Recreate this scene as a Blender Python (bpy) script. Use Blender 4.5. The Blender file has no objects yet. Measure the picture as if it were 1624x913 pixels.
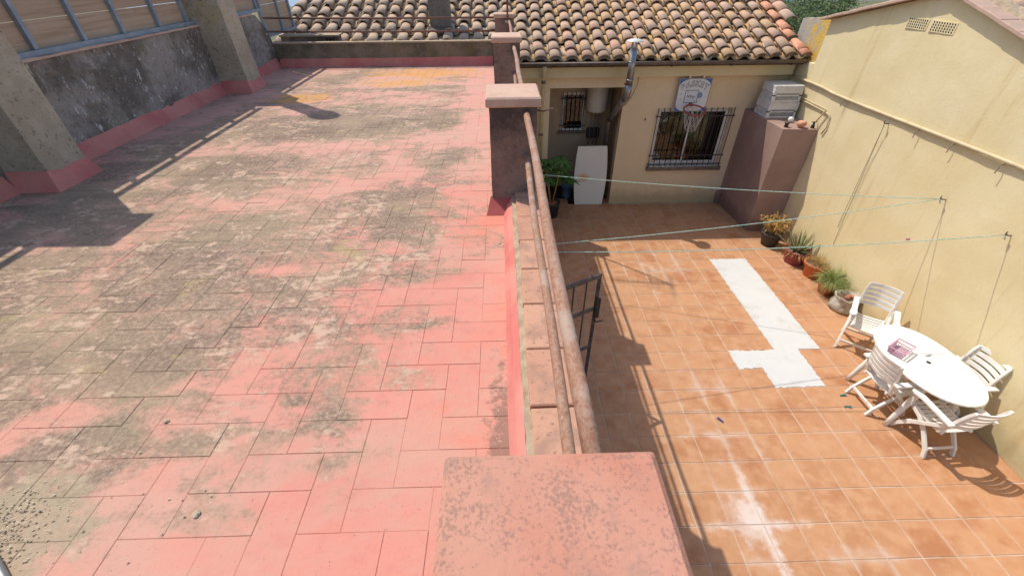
import bpy, math, random
from mathutils import Vector, Matrix, noise as mnoise
random.seed(7)
R = random.Random(11)
SC = bpy.context.scene
COL = SC.collection
rad = math.radians

# ---------------------------------------------------------------- camera
CAMZ = 4.412
cam_d = bpy.data.cameras.new('camera'); cam = bpy.data.objects.new('camera', cam_d); COL.objects.link(cam)
SC.camera = cam
PITCH, YAW, ROLL, FPX = .657, .0199, -.0094, 666.26
F = Vector((math.sin(YAW)*math.cos(PITCH), math.cos(YAW)*math.cos(PITCH), -math.sin(PITCH)))
RT = Vector((math.cos(YAW), -math.sin(YAW), 0)); UP = RT.cross(F)
R2 = RT*math.cos(ROLL)+UP*math.sin(ROLL); U2 = -RT*math.sin(ROLL)+UP*math.cos(ROLL)
mw = Matrix((R2, U2, -F)).transposed().to_4x4(); mw.translation = (0, 0, CAMZ)
cam.matrix_world = mw
cam_d.sensor_width = 36; cam_d.sensor_fit = 'HORIZONTAL'
cam_d.lens = 36*FPX/1624
cam_d.clip_start = .02; cam_d.clip_end = 6000

# ---------------------------------------------------------------- world, sun, exposure
SUN = Vector((.469, -.41, -1)).normalized()
w = bpy.data.worlds.new('World'); SC.world = w; w.use_nodes = True
wn = w.node_tree
sky = wn.nodes.new('ShaderNodeTexSky'); sky.sky_type = 'NISHITA'; sky.sun_disc = False
sky.sun_elevation = math.asin(-SUN.z); sky.sun_rotation = math.atan2(-SUN.x, -SUN.y)
sky.altitude = 50; sky.dust_density = 1.5
bg = wn.nodes['Background']; bg.inputs[1].default_value = .15
wn.links.new(sky.outputs[0], bg.inputs[0])
sd = bpy.data.lights.new('sun', 'SUN'); sun = bpy.data.objects.new('sun', sd); COL.objects.link(sun)
sd.energy = 3.1; sd.angle = rad(.55); sd.color = (1, .94, .83)
sun.rotation_euler = SUN.to_track_quat('-Z', 'Y').to_euler(); sun.location = (-8, 8, 15)
SC.view_settings.view_transform = 'Standard'; SC.view_settings.look = 'None'
SC.view_settings.exposure = .42; SC.view_settings.gamma = 1
SC.view_settings.use_curve_mapping = False
SC.render.engine = 'CYCLES'
SC.render.resolution_x = 1024; SC.render.resolution_y = 575

# ---------------------------------------------------------------- node helpers
class G:
    def __init__(s, name, rough=.85, spec=.3):
        s.m = bpy.data.materials.new(name); s.m.use_nodes = True
        s.t = s.m.node_tree; s.b = s.t.nodes['Principled BSDF']
        s.b.inputs['Roughness'].default_value = rough
        s.b.inputs['Specular IOR Level'].default_value = spec
        s._p = None
    def n(s, typ, **kw):
        x = s.t.nodes.new(typ)
        for k, v in kw.items(): setattr(x, k, v)
        return x
    def put(s, sock, v):
        if isinstance(v, bpy.types.NodeSocket): s.t.links.new(v, sock)
        elif v is not None:
            if sock.type == 'RGBA' and len(v) == 3: v = (*v, 1)
            sock.default_value = v
    def pos(s):
        if s._p is None: s._p = s.n('ShaderNodeNewGeometry').outputs['Position']
        return s._p
    def xyz(s):
        x = s.n('ShaderNodeSeparateXYZ'); s.put(x.inputs[0], s.pos()); return x.outputs
    def obj(s): return s.n('ShaderNodeTexCoord').outputs['Object']
    def mapv(s, v, scale=(1, 1, 1), loc=(0, 0, 0), rot=(0, 0, 0)):
        x = s.n('ShaderNodeMapping'); s.put(x.inputs[0], v); x.inputs[1].default_value = loc
        x.inputs[2].default_value = rot; x.inputs[3].default_value = scale; return x.outputs[0]
    def noise(s, scale, detail=4, rough=.55, vec=None, dist=0):
        x = s.n('ShaderNodeTexNoise'); s.put(x.inputs['Vector'], vec or s.pos())
        x.inputs['Scale'].default_value = scale; x.inputs['Detail'].default_value = detail
        x.inputs['Roughness'].default_value = rough; x.inputs['Distortion'].default_value = dist
        return x.outputs[0]
    def ss(s, v, lo, hi, a=0., b=1.):
        x = s.n('ShaderNodeMapRange', interpolation_type='SMOOTHSTEP'); s.put(x.inputs[0], v)
        for i, q in enumerate((lo, hi, a, b)): s.put(x.inputs[i+1], q)
        return x.outputs[0]
    def math(s, op, a, b=0., c=None):
        x = s.n('ShaderNodeMath', operation=op); s.put(x.inputs[0], a); s.put(x.inputs[1], b)
        if c is not None: s.put(x.inputs[2], c)
        return x.outputs[0]
    def mul(s, a, b): return s.math('MULTIPLY', a, b)
    def add(s, a, b): return s.math('ADD', a, b)
    def mix(s, f, a, b, mode='MIX'):
        x = s.n('ShaderNodeMix', data_type='RGBA', blend_type=mode, clamp_factor=True)
        s.put(x.inputs[0], f); s.put(x.inputs[6], a); s.put(x.inputs[7], b); return x.outputs[2]
    def rnd(s):
        a = s.n('ShaderNodeObjectInfo').outputs['Random']; b = s.n('ShaderNodeNewGeometry').outputs['Random Per Island']
        return s.math('FRACT', s.add(a, b))
    def ell(s, cx, cy, rx, ry):   # 1 at centre -> 0 at the ellipse's edge (ground coordinates)
        o = s.xyz()
        dx = s.math('DIVIDE', s.math('SUBTRACT', o[0], cx), rx); dy = s.math('DIVIDE', s.math('SUBTRACT', o[1], cy), ry)
        d = s.math('SQRT', s.add(s.mul(dx, dx), s.mul(dy, dy)))
        return s.math('SUBTRACT', 1., d)
    def bump(s, h, strength=.4, dist=.01):
        x = s.n('ShaderNodeBump'); x.inputs['Strength'].default_value = strength; x.inputs['Distance'].default_value = dist
        s.put(x.inputs['Height'], h)
        s.put(s.b.inputs['Normal'], x.outputs[0])
    def col(s, c): s.put(s.b.inputs['Base Color'], c); return s.m

def plain(name, c, c2=None, sc=6, rough=.6, spec=.4, metal=0, bump=0, bsc=60, bd=.004, coat=0):
    g = G(name, rough, spec); g.b.inputs['Metallic'].default_value = metal
    c2 = c2 or tuple(x*.8 for x in c)
    v = g.noise(sc, 5, .6)
    o = g.mix(g.ss(v, .35, .68), c, c2)
    if bump: g.bump(g.noise(bsc, 4, .6), bump, bd)
    return g.col(o)

MT = {}
# terrace paint: sun-bleached pink waterproofing with grey lichen, bare cream patches and orange lichen
def terrace_mat(name, dark=0.):
    g = G(name, .9, .2)
    o = g.xyz(); X, Y = o[0], o[1]
    pink = g.mix(g.noise(2.2, 5, .6), (.55, .195, .150), (.60, .265, .20))
    pink = g.mix(g.ss(g.noise(9, 6, .65), .5, .75), pink, (.52, .19, .16))
    pink = g.mix(g.mul(g.ss(g.math('ABSOLUTE', g.math('SUBTRACT', X, -.1)), .35, .0), g.ss(g.noise(1.7, 2), .45, .75)), pink, (.62, .20, .13))
    r = g.rnd()
    pink = g.mix(g.mul(r, .10), pink, (.70, .36, .30))
    pink = g.mix(g.mul(g.ss(X, -.35, -1.7), .5), pink, (.55, .315, .235))
    # where dirt gathers
    wv = g.mapv(g.pos(), (.66, 1.0, 1), (0, 0, 0), (0, 0, -.42))
    big = g.noise(.85, 4, .6, wv, .6)
    mid = g.noise(3.6, 7, .68, wv, .8)
    fine = g.noise(26, 6, .7)
    clean = g.add(g.ss(X, -.95, -.12), g.ss(g.add(Y, g.mul(X, -.15)), 1.75, .70))
    pink = g.mix(g.mul(g.ss(Y, 2.0, 5.0), .75), pink, g.mix(g.noise(6, 5, .6), (.58, .35, .28), (.54, .275, .22)))
    far = g.mul(g.ss(Y, 3.6, 6.2), .035)
    val = g.add(g.mul(big, 1.15), g.add(g.mul(mid, .85), g.add(g.mul(g.noise(11, 5, .7, wv), .3), g.mul(fine, .30))))
    val = g.math('SUBTRACT', val, .80)
    core = g.ss(g.ell(-1.75, 2.05, 2.6, 1.7), .0, .6)
    val = g.math('SUBTRACT', g.math('SUBTRACT', val, g.mul(clean, .17)), far)
    val = g.add(val, g.mul(core, .085))
    sp1 = None
    for e_ in ((-.52, .76, .30, .22), (-.40, 1.21, .20, .13), (-1.02, .93, .42, .12), (-.72, 1.0, .25, .2), (-1.05, .66, .40, .12), (-2.2, 4.6, 1.3, .35), (-.9, 4.9, .9, .25), (-1.6, 5.6, 1.2, .25), (-.5, 3.9, .5, .45), (-2.4, 3.6, 1.0, .5), (-1.2, 6.6, 1.2, .3), (-2.6, 7.4, .9, .5), (-.6, 7.3, .6, .5)):
        q_ = g.ss(g.ell(*e_), .0, .8); sp1 = q_ if sp1 is None else g.math('MAXIMUM', sp1, q_)
    val = g.add(val, g.mul(sp1, .14))
    grime = g.ss(g.add(g.mul(g.noise(1.6, 6, .65, wv, .5), .7), g.mul(g.noise(9, 6, .7, wv), .4)), .47, .68)
    pink = g.mix(g.mul(grime, .55), pink, (.50, .32, .245))
    dirt = g.ss(val, .385, .60)
    dense = g.ss(val, .57, .80)
    grey = g.mix(g.ss(g.noise(40, 5, .7), .4, .62), (.205, .148, .108), (.36, .27, .195))
    grey = g.mix(g.mul(g.ss(g.noise(1.1, 3), .48, .66), .6), grey, (.29, .24, .155))
    grey = g.mix(g.mul(dense, .38), grey, (.13, .095, .07))
    gran = g.ss(g.add(g.mul(g.noise(62, 5, .75), .75), g.mul(g.noise(8, 5, .7, wv), .35)), .53, .60)
    grey = g.mix(g.mul(gran, .36), grey, (.12, .088, .065))
    edge = g.ss(val, .33, .50)
    c = g.mix(g.mul(dirt, .93), pink, grey)
    c = g.mix(g.mul(g.mul(gran, edge), .25), c, (.18, .12, .09))
    c = g.mix(g.mul(g.mul(edge, g.ss(g.noise(2.4, 4, .6, wv), .42, .62)), .30), c, (.40, .29, .19))
    # bare cream render where the paint flaked off
    fl = g.mul(g.ss(g.add(g.mul(g.noise(4, 6, .7, wv, .5), .55), g.mul(g.noise(20, 7, .72, wv), .5)), .545, .62), g.ss(val, .38, .52))
    cream = g.mix(g.noise(22, 5), (.62, .41, .315), (.56, .42, .29))
    c = g.mix(g.mul(fl, .68), c, cream)
    # dark specks
    gd = g.ss(g.add(g.ell(-1.62, .62, .38, .28), g.mul(g.math('SUBTRACT', g.noise(9, 6, .7), .5), 2.)), .15, .5)
    c = g.mix(g.mul(gd, .8), c, g.mix(g.noise(60, 4, .7), (.20, .165, .11), (.46, .38, .25)))
    gu = g.ss(g.add(g.ell(-.02, .85, .11, .75), g.mul(g.math('SUBTRACT', g.noise(24, 6, .75), .5), 2.2)), .35, .75)
    c = g.mix(g.mul(gu, .75), c, (.20, .125, .095))
    sp = g.ss(g.noise(95, 3, .6), .655, .69)
    c = g.mix(g.mul(sp, .5), c, (.14, .09, .075))
    # orange lichen near the back parapet
    on = g.noise(5, 8, .72, wv, .4)
    e = g.math('MAXIMUM', g.ell(-1.25, 7.62, 1.35, .62), g.math('MAXIMUM', g.ell(-2.7, 6.1, .6, .35), g.ell(-1.5, 6.95, .9, .4)))
    on = g.add(g.mul(on, .65), g.mul(g.noise(17, 7, .75), .35))
    om = g.ss(g.add(on, g.mul(e, .22)), .54, .66)
    om = g.mul(om, g.ss(e, -.1, .35))
    c = g.mix(g.mul(om, .72), c, (.58, .29, .075))
    yl = g.mul(g.ss(g.noise(2.6, 6, .7), .6, .7), g.ss(val, .44, .56))
    c = g.mix(g.mul(yl, .35), c, (.50, .40, .16))
    if dark: c = g.mix(dark, c, (.10, .06, .05))
    g.bump(g.add(g.mul(fine, .8), g.mul(mid, .8)), .6, .006)
    return g.col(c)
MT['terrace'] = terrace_mat('terrace_paint')
def redpaint(name, a=(.56, .17, .145), b=(.62, .25, .2), spots=.45):
    g = G(name, .9, .2)
    c = g.mix(g.ss(g.noise(3, 5, .6), .35, .65), a, b)
    c = g.mix(g.mul(g.ss(g.noise(9, 9, .78), .50, .66), spots*.55), c, (.27, .18, .145))
    c = g.mix(g.mul(g.ss(g.add(g.mul(g.noise(150, 4, .7), .7), g.mul(g.noise(7, 6, .7), .5)), .615, .70), spots*.62), c, (.22, .14, .115))
    g.bump(g.noise(70, 5, .65), .35, .004)
    return g.col(c)
MT['redpaint'] = redpaint('red_paint', spots=.22)
MT['cap'] = redpaint('cap_paint', (.47, .19, .125), (.50, .25, .175), .95)
MT['maroon'] = redpaint('maroon_paint', (.36, .085, .08), (.42, .12, .10), .25)
MT['oldcap'] = redpaint('faded_cap_paint', (.53, .335, .25), (.56, .41, .30), .4)
# grout & joint base
MT['joint'] = terrace_mat('terrace_joint', .10)
MT['grout'] = plain('courtyard_grout', (.46, .34, .25), (.58, .49, .40), 3, .95, bump=.3)
def court_mat():
    g = G('terracotta_floor_tile', .62, .35)
    r = g.rnd(); o = g.xyz(); X, Y = o[0], o[1]
    c = g.mix(r, (.415, .20, .095), (.48, .25, .13))
    c = g.mix(g.ss(g.noise(7, 6, .62), .38, .66), c, (.50, .275, .15))
    c = g.mix(g.ss(g.noise(2.1, 4, .6), .52, .7), c, (.38, .165, .075))
    c = g.mix(g.mul(g.ss(g.noise(38, 4, .7), .58, .7), .45), c, (.40, .16, .08))
    # whitish lime bloom spreading from the joints
    def jd(v, off):
        f = g.math('FRACT', g.math('DIVIDE', g.math('SUBTRACT', v, off), .333))
        return g.math('MINIMUM', f, g.math('SUBTRACT', 1., f))
    j = g.math('MINIMUM', jd(X, 2.841), jd(Y, 1.470))
    near = g.ss(j, .22, .0)
    n = g.noise(2.0, 5, .65, None, .8)
    reg = g.math('MAXIMUM', g.math('MAXIMUM', g.ell(2.45, 2.2, .9, 1.9), g.math('MAXIMUM', g.ell(2.25, 3.2, .8, .9), g.ell(3.3, 1.55, 1.3, .35))), g.math('MAXIMUM', g.ell(2.5, 3.5, 1.0, .8), g.ell(2.7, 6.1, 1.3, 1.4)))
    m = g.mul(g.ss(g.add(g.mul(n, .7), g.add(g.mul(near, .10), g.mul(reg, .24))), .54, .78), g.ss(reg, -.2, .35))
    c = g.mix(g.mul(m, .6), c, (.58, .47, .41))
    st = g.ss(g.add(g.math('MAXIMUM', g.ell(2.40, 1.86, .30, .36), g.math('MAXIMUM', g.ell(2.50, 1.80, .10, .95), g.ell(2.42, 1.80, .75, .09))), g.mul(g.math('SUBTRACT', g.noise(9, 6, .7), .5), 1.7)), .10, .85)
    c = g.mix(g.mul(st, .68), c, (.66, .60, .57))
    c = g.mix(g.mul(g.mul(g.ss(j, .07, 0.), g.ss(n, .45, .62)), .3), c, (.56, .43, .35))
    c = g.mix(g.mul(g.ss(g.noise(1.5, 5, .6, g.mapv(g.pos(), (1, 1.6, 1), (4, 2, 0))), .58, .68), .45), c, (.40, .185, .10))
    g.bump(g.add(g.noise(14, 4), g.mul(g.noise(90, 3), .3)), .18, .006)
    return g.col(c)
MT['court'] = court_mat()
def cement():
    g = G('white_cement', .92, .2)
    c = g.mix(g.noise(4, 6, .65), (.52, .52, .51), (.60, .60, .59))
    c = g.mix(g.mul(g.ss(g.noise(2.5, 8, .72), .50, .66), .45), c, (.44, .40, .36))
    c = g.mix(g.ss(g.noise(60, 3), .66, .7), c, (.5, .47, .42))
    g.bump(g.noise(30, 6, .7), .35, .006); return g.col(c)
MT['cement'] = cement()
def stucco(name, a, b, drip=.35, dripc=(.46, .30, .11), fine=110, bs=.5):
    g = G(name, .93, .15)
    c = g.mix(g.ss(g.noise(1.3, 5, .6), .35, .68), a, b)
    d = g.noise(1, 5, .6, g.mapv(g.pos(), (3.2, 3.2, .34)))
    c = g.mix(g.mul(g.ss(d, .55, .72), drip), c, dripc)
    c = g.mix(g.mul(g.ss(g.noise(24, 6, .7), .56, .7), .25), c, tuple(x*.68 for x in a))
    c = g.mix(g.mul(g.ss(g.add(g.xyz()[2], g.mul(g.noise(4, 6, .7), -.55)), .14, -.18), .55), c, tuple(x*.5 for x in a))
    d2 = g.noise(1, 4, .6, g.mapv(g.pos(), (9, 9, .5)))
    c = g.mix(g.mul(g.ss(d2, .6, .74), drip*.6), c, tuple(x*.6 for x in a))
    g.bump(g.add(g.noise(fine, 3, .6), g.add(g.mul(g.noise(18, 5, .6), 1.2), g.mul(g.noise(3, 3), 2.))), bs, .005)
    return g.col(c)
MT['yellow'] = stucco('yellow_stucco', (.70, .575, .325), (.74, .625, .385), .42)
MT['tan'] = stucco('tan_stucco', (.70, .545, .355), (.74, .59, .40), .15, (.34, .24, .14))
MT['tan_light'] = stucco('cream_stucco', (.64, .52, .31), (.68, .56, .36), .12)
MT['alcove'] = stucco('alcove_shade_stucco', (.40, .30, .20), (.45, .35, .24), .3, (.24, .18, .12))  # tan stucco darkened, the recess's shade is put into its colour
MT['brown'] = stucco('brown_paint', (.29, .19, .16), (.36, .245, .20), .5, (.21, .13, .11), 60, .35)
def roughcast(name, a, b, white, wf, moss=(.2, .19, .08), mf=.25):
    g = G(name, .95, .1)
    c = g.mix(g.ss(g.noise(2.4, 7, .68), .38, .62), a, b)
    c = g.mix(g.mul(g.ss(g.noise(1.7, 5, .65, g.mapv(g.pos(), (1, 1, 1), (3, 1, 7))), .52, .64), mf), c, moss)
    wv = g.mapv(g.pos(), (1.5, 1.5, .8))
    c = g.mix(g.mul(g.ss(g.add(g.mul(g.noise(6, 8, .75, wv, .5), .5), g.mul(g.noise(24, 8, .75, wv), .5)), .545, .60), wf), c, white)
    c = g.mix(g.mul(g.ss(g.noise(30, 5, .7), .56, .66), .55), c, (.05, .043, .038))
    g.bump(g.add(g.noise(13, 7, .7), g.mul(g.noise(55, 4, .6), .5)), .8, .02)
    return g.col(c)
MT['roughcast'] = roughcast('roughcast_wall', (.17, .145, .12), (.36, .32, .275), (.62, .59, .54), .95)
MT['buttress'] = roughcast('buttress_render', (.40, .335, .245), (.50, .43, .32), (.6, .54, .43), .2, (.40, .33, .14), .4)
MT['pillar'] = roughcast('stained_pillar_render', (.10, .07, .06), (.25, .175, .14), (.36, .29, .23), .3, (.33, .2, .15), .5)
MT['parapet'] = roughcast('parapet_render', (.13, .115, .08), (.24, .20, .145), (.42, .39, .3), .25, (.2, .18, .07), .4)
MT['mortar'] = plain('old_mortar', (.42, .325, .225), (.31, .235, .155), 14, .95, bump=.6, bsc=40, bd=.01)
MT['darkmortar'] = plain('dirty_strip', (.10, .075, .055), (.2, .13, .1), 30, .95, bump=.6)
def coping():
    g = G('brick_coping', .9, .2); r = g.rnd()
    c = g.mix(r, (.45, .225, .145), (.52, .29, .195))
    c = g.mix(g.mul(g.ss(g.noise(7, 7, .7), .45, .65), .7), c, (.30, .18, .135))
    c = g.mix(g.mul(g.ss(g.noise(45, 4, .65), .58, .68), .6), c, (.1, .075, .07))
    g.bump(g.noise(60, 5, .65), .4, .004); return g.col(c)
MT['coping'] = coping()
def roof_mat():
    g = G('clay_roof_tile', .93, .15); r = g.rnd(); o = g.xyz(); X, Y = o[0], o[1]
    c = g.mix(r, (.46, .295, .205), (.53, .36, .255))
    r2 = g.math('FRACT', g.mul(r, 7.31)); r3 = g.math('FRACT', g.mul(r, 17.7))
    c = g.mix(g.mul(g.ss(r2, .78, .86), .6), c, (.56, .31, .22))
    left = g.ss(X, 1.5, -1.5)
    c = g.mix(g.mul(left, .55), c, (.48, .39, .275))
    c = g.mix(g.mul(g.ss(g.noise(7, 7, .7), .44, .62), .75), c, (.36, .275, .215))
    c = g.mix(g.mul(g.ss(g.noise(15, 7, .72), .54, .64), .32), c, (.56, .48, .36))
    lm = g.ss(g.add(g.mul(g.noise(3.2, 7, .7), .8), g.add(g.mul(g.ss(X, .2, 2.6), .07), g.mul(r3, .12))), .52, .62)
    c = g.mix(g.mul(lm, .45), c, (.54, .33, .13))
    c = g.mix(g.mul(g.ss(g.noise(30, 5, .7), .6, .68), .5), c, (.12, .1, .085))
    g.bump(g.add(g.noise(18, 6, .7), g.mul(g.noise(80, 4), .4)), .5, .008)
    return g.col(c)
MT['roof'] = roof_mat()
def chan_mat():
    g = G('lichen_channel_tile', .95, .1); r = g.rnd(); X = g.xyz()[0]
    c = g.mix(r, (.36, .28, .20), (.46, .36, .26))
    lm = g.ss(g.add(g.noise(5, 7, .7), g.add(g.mul(g.ss(X, -.5, 2.4), .10), g.mul(r, .1))), .56, .66)
    c = g.mix(g.mul(lm, .75), c, (.56, .33, .12))
    c = g.mix(g.mul(g.ss(g.noise(22, 6, .7), .56, .66), .5), c, (.18, .14, .11))
    g.bump(g.noise(25, 6, .7), .6, .01); return g.col(c)
MT['channel'] = chan_mat()
MT['roofnew'] = plain('new_clay_tile', (.62, .31, .20), (.56, .24, .13), 9, .9, bump=.3)
MT['verge'] = plain('weathered_verge_tile', (.50, .33, .25), (.40, .29, .22), 11, .92, bump=.4)
MT['roofdeck'] = plain('roof_underlay', (.12, .08, .06), None, 5, .95)
def lichenwall():
    g = G('lichen_wall', .95, .1)
    c = g.mix(g.noise(7, 7, .7), (.30, .27, .22), (.50, .46, .38))
    o = g.xyz()
    m = g.ss(g.add(g.noise(5, 7, .7), g.mul(g.ss(o[1], 9.3, 8.2), .3)), .56, .72)
    c = g.mix(m, c, (.62, .41, .10)); g.bump(g.noise(25, 6, .7), .8, .02); return g.col(c)
MT['lichen'] = lichenwall()
def rust():
    g = G('rusty_pipe', .8, .4)
    v = g.noise(85, 5, .62, g.mapv(g.pos(), (1.3, .8, 1.3)), .7)
    c = g.mix(g.ss(v, .40, .62), (.34, .205, .14), (.27, .128, .075))
    c = g.mix(g.mul(g.ss(g.noise(7, 5, .6), .50, .64), .8), c, (.38, .275, .215))
    c = g.mix(g.mul(g.ss(g.noise(70, 4, .6), .6, .68), .5), c, (.17, .08, .05))
    g.bump(v, .35, .002); return g.col(c)
MT['rust'] = rust()
MT['rustdark'] = plain('dark_rust', (.15, .085, .065), (.24, .12, .08), 20, .8, bump=.3)
MT['steel'] = plain('blue_grey_steel', (.24, .29, .34), (.33, .38, .42), 8, .55, .5, .2)
MT['zinc'] = plain('galvanised_flue', (.40, .395, .385), (.26, .25, .24), 9, .42, .5, .75)
MT['zincdark'] = plain('dark_flue', (.17, .155, .145), (.25, .23, .21), 9, .45, .5, .5)  # darker metal for the lower flue sections and heater pipes
MT['gutter'] = plain('brown_gutter', (.13, .095, .08), (.19, .15, .125), 9, .5, .5, .3)
MT['blackiron'] = plain('dark_iron', (.035, .032, .034), (.07, .06, .058), 14, .55, .5, .3)
MT['gate'] = plain('grey_iron', (.065, .065, .075), (.12, .115, .12), 14, .5, .5, .4)
def wood():
    g = G('weathered_board', .9, .15); r = g.rnd()
    v = g.noise(1, 7, .65, g.mapv(g.pos(), (4, 1.2, 34)), .4)
    c = g.mix(r, (.44, .31, .21), (.52, .38, .26))
    c = g.mix(g.mul(g.ss(v, .42, .7), .6), c, (.30, .20, .13))
    c = g.mix(g.mul(g.ss(g.noise(5, 4), .55, .7), .4), c, (.5, .42, .33))
    g.bump(v, .4, .004); return g.col(c)
MT['wood'] = wood()
MT['white'] = plain('white_resin', (.80, .785, .74), (.70, .67, .60), 7, .5, .4)
MT['white_worn'] = plain('white_worn_resin', (.80, .79, .74), (.71, .685, .62), 7, .6, .4)
MT['whitepaint'] = plain('white_frame_paint', (.74, .72, .68), None, 8, .5)
MT['crate'] = plain('white_crate_plastic', (.70, .69, .66), (.60, .58, .54), 12, .45, .5)
MT['heater'] = plain('heater_enamel', (.62, .58, .52), (.55, .5, .44), 4, .4, .5)
MT['panel'] = plain('stained_white_panel', (.66, .63, .57), (.58, .54, .47), 3, .6)
def panelm():
    g = G('stained_white_board', .6, .35)
    c = g.mix(g.noise(4, 6), (.64, .62, .57), (.70, .68, .63))
    o = g.xyz(); dx = g.math('SUBTRACT', o[0], 1.80); dz = g.math('SUBTRACT', o[2], .62)
    d = g.math('SQRT', g.add(g.mul(dx, dx), g.mul(g.mul(dz, dz), 2.5)))
    m = g.ss(g.add(g.math('SUBTRACT', .17, d), g.mul(g.math('SUBTRACT', g.noise(12, 5), .5), .25)), .0, .12)
    return g.col(g.mix(g.mul(m, .85), c, (.62, .33, .12)))
MT['panel'] = panelm()
MT['rope'] = plain('green_white_rope', (.25, .50, .38), (.58, .70, .62), 45, .8)
MT['cord'] = plain('grey_cord', (.20, .18, .13), (.3, .27, .2), 30, .9)
MT['conduit'] = plain('painted_conduit', (.60, .50, .30), (.5, .4, .24), 6, .6)
MT['blackpot'] = plain('black_plastic_pot', (.035, .035, .038), (.06, .058, .06), 9, .55)
MT['redpot'] = plain('dark_red_pot', (.30, .075, .065), (.24, .06, .05), 9, .6)
MT['orangepot'] = plain('orange_plastic_pot', (.56, .165, .055), (.5, .17, .07), 9, .55)
MT['terrapot'] = plain('terracotta_pot', (.50, .165, .075), (.42, .17, .1), 9, .75)
MT['soil'] = plain('soil', (.10, .065, .045), (.19, .125, .085), 30, .95, bump=.8, bsc=40, bd=.01)
MT['sack'] = plain('dirty_sackcloth', (.50, .46, .38), (.30, .26, .2), 8, .9, bump=.5, bsc=20, bd=.01)
MT['pinkplastic'] = plain('pink_plastic', (.60, .34, .44), (.52, .3, .4), 9, .5)
MT['bluebucket'] = plain('blue_plastic', (.08, .16, .28), (.1, .2, .33), 9, .5)
MT['peg'] = plain('teal_peg', (.03, .21, .23), None, 9, .5)
MT['bluepeg'] = plain('blue_peg', (.03, .09, .28), None, 9, .5)
MT['pinkpeg'] = plain('pink_peg', (.65, .2, .32), None, 9, .5)
MT['boardwhite'] = plain('board_white', (.68, .69, .71), (.62, .63, .65), 6, .5)
MT['boardblue'] = plain('board_blue', (.055, .12, .40), (.07, .14, .42), 6, .5)
MT['boarddark'] = plain('board_ink', (.07, .08, .13), None, 6, .5)
MT['rimred'] = plain('rim_red', (.33, .055, .06), None, 9, .45, .5)
MT['net'] = plain('net_string', (.55, .5, .48), None, 9, .8)
MT['dark'] = plain('dark_interior', (.03, .026, .026), None, 5, .95)  # near-black colour standing in for unlit depth behind openings
MT['curtain'] = plain('curtain_cloth', (.14, .11, .115), (.09, .075, .08), 6, .9)
MT['blind'] = plain('room_wall', (.20, .16, .12), None, 6, .9)
MT['chimney'] = roughcast('chimney_render', (.19, .155, .125), (.27, .225, .18), (.36, .32, .26), .25)
MT['ground'] = plain('dry_ground', (.16, .14, .075), (.09, .10, .045), .4, .95)
MT['sea'] = plain('sea_water', (.04, .10, .18), (.05, .12, .2), .02, .3, .5)
MT['bark'] = plain('bark', (.10, .075, .055), (.16, .125, .09), 8, .95, bump=.7, bsc=20, bd=.02)
MT['pebble'] = plain('pebble', (.55, .45, .33), (.34, .28, .2), 40, .95)
def leaf(name, a, b, tr=.25):
    g = G(name, .6, .3); r = g.rnd()
    c = g.mix(r, a, b); g.col(c)
    g.b.inputs['Transmission Weight'].default_value = 0
    x = g.n('ShaderNodeBsdfTranslucent'); g.put(x.inputs[0], c)
    m = g.n('ShaderNodeMixShader'); m.inputs[0].default_value = tr
    g.t.links.new(g.b.outputs[0], m.inputs[1]); g.t.links.new(x.outputs[0], m.inputs[2])
    g.t.links.new(m.outputs[0], g.t.nodes['Material Output'].inputs[0]); return g.m
MT['leaf'] = leaf('umbrella_plant_leaf', (.07, .17, .035), (.13, .26, .06))
MT['aloe'] = leaf('aloe_leaf', (.17, .20, .085), (.26, .25, .12), .1)
MT['grassleaf'] = leaf('spider_leaf', (.20, .26, .07), (.36, .38, .14))
MT['drygrass'] = leaf('dry_grass', (.42, .27, .09), (.55, .40, .17))
MT['drytwig'] = leaf('dry_twig', (.42, .26, .07), (.52, .34, .12))
MT['treeleaf'] = leaf('tree_leaf', (.06, .11, .03), (.13, .18, .06))
MT['treedark'] = leaf('dark_tree_leaf', (.025, .055, .03), (.045, .08, .04))
def glass():
    g = G('window_glass', .05, .5)
    nt = g.t; fr = g.n('ShaderNodeFresnel'); fr.inputs[0].default_value = 1.5
    tr = g.n('ShaderNodeBsdfTransparent'); tr.inputs[0].default_value = (.5, .53, .54, 1)
    gl = g.n('ShaderNodeBsdfGlossy'); gl.inputs['Roughness'].default_value = .02
    m = g.n('ShaderNodeMixShader'); f = g.math('MULTIPLY_ADD', fr.outputs[0], 1.0, .015)
    nt.links.new(f, m.inputs[0]); nt.links.new(tr.outputs[0], m.inputs[1]); nt.links.new(gl.outputs[0], m.inputs[2])
    nt.links.new(m.outputs[0], nt.nodes['Material Output'].inputs[0]); return g.m
MT['glass'] = glass()

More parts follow.
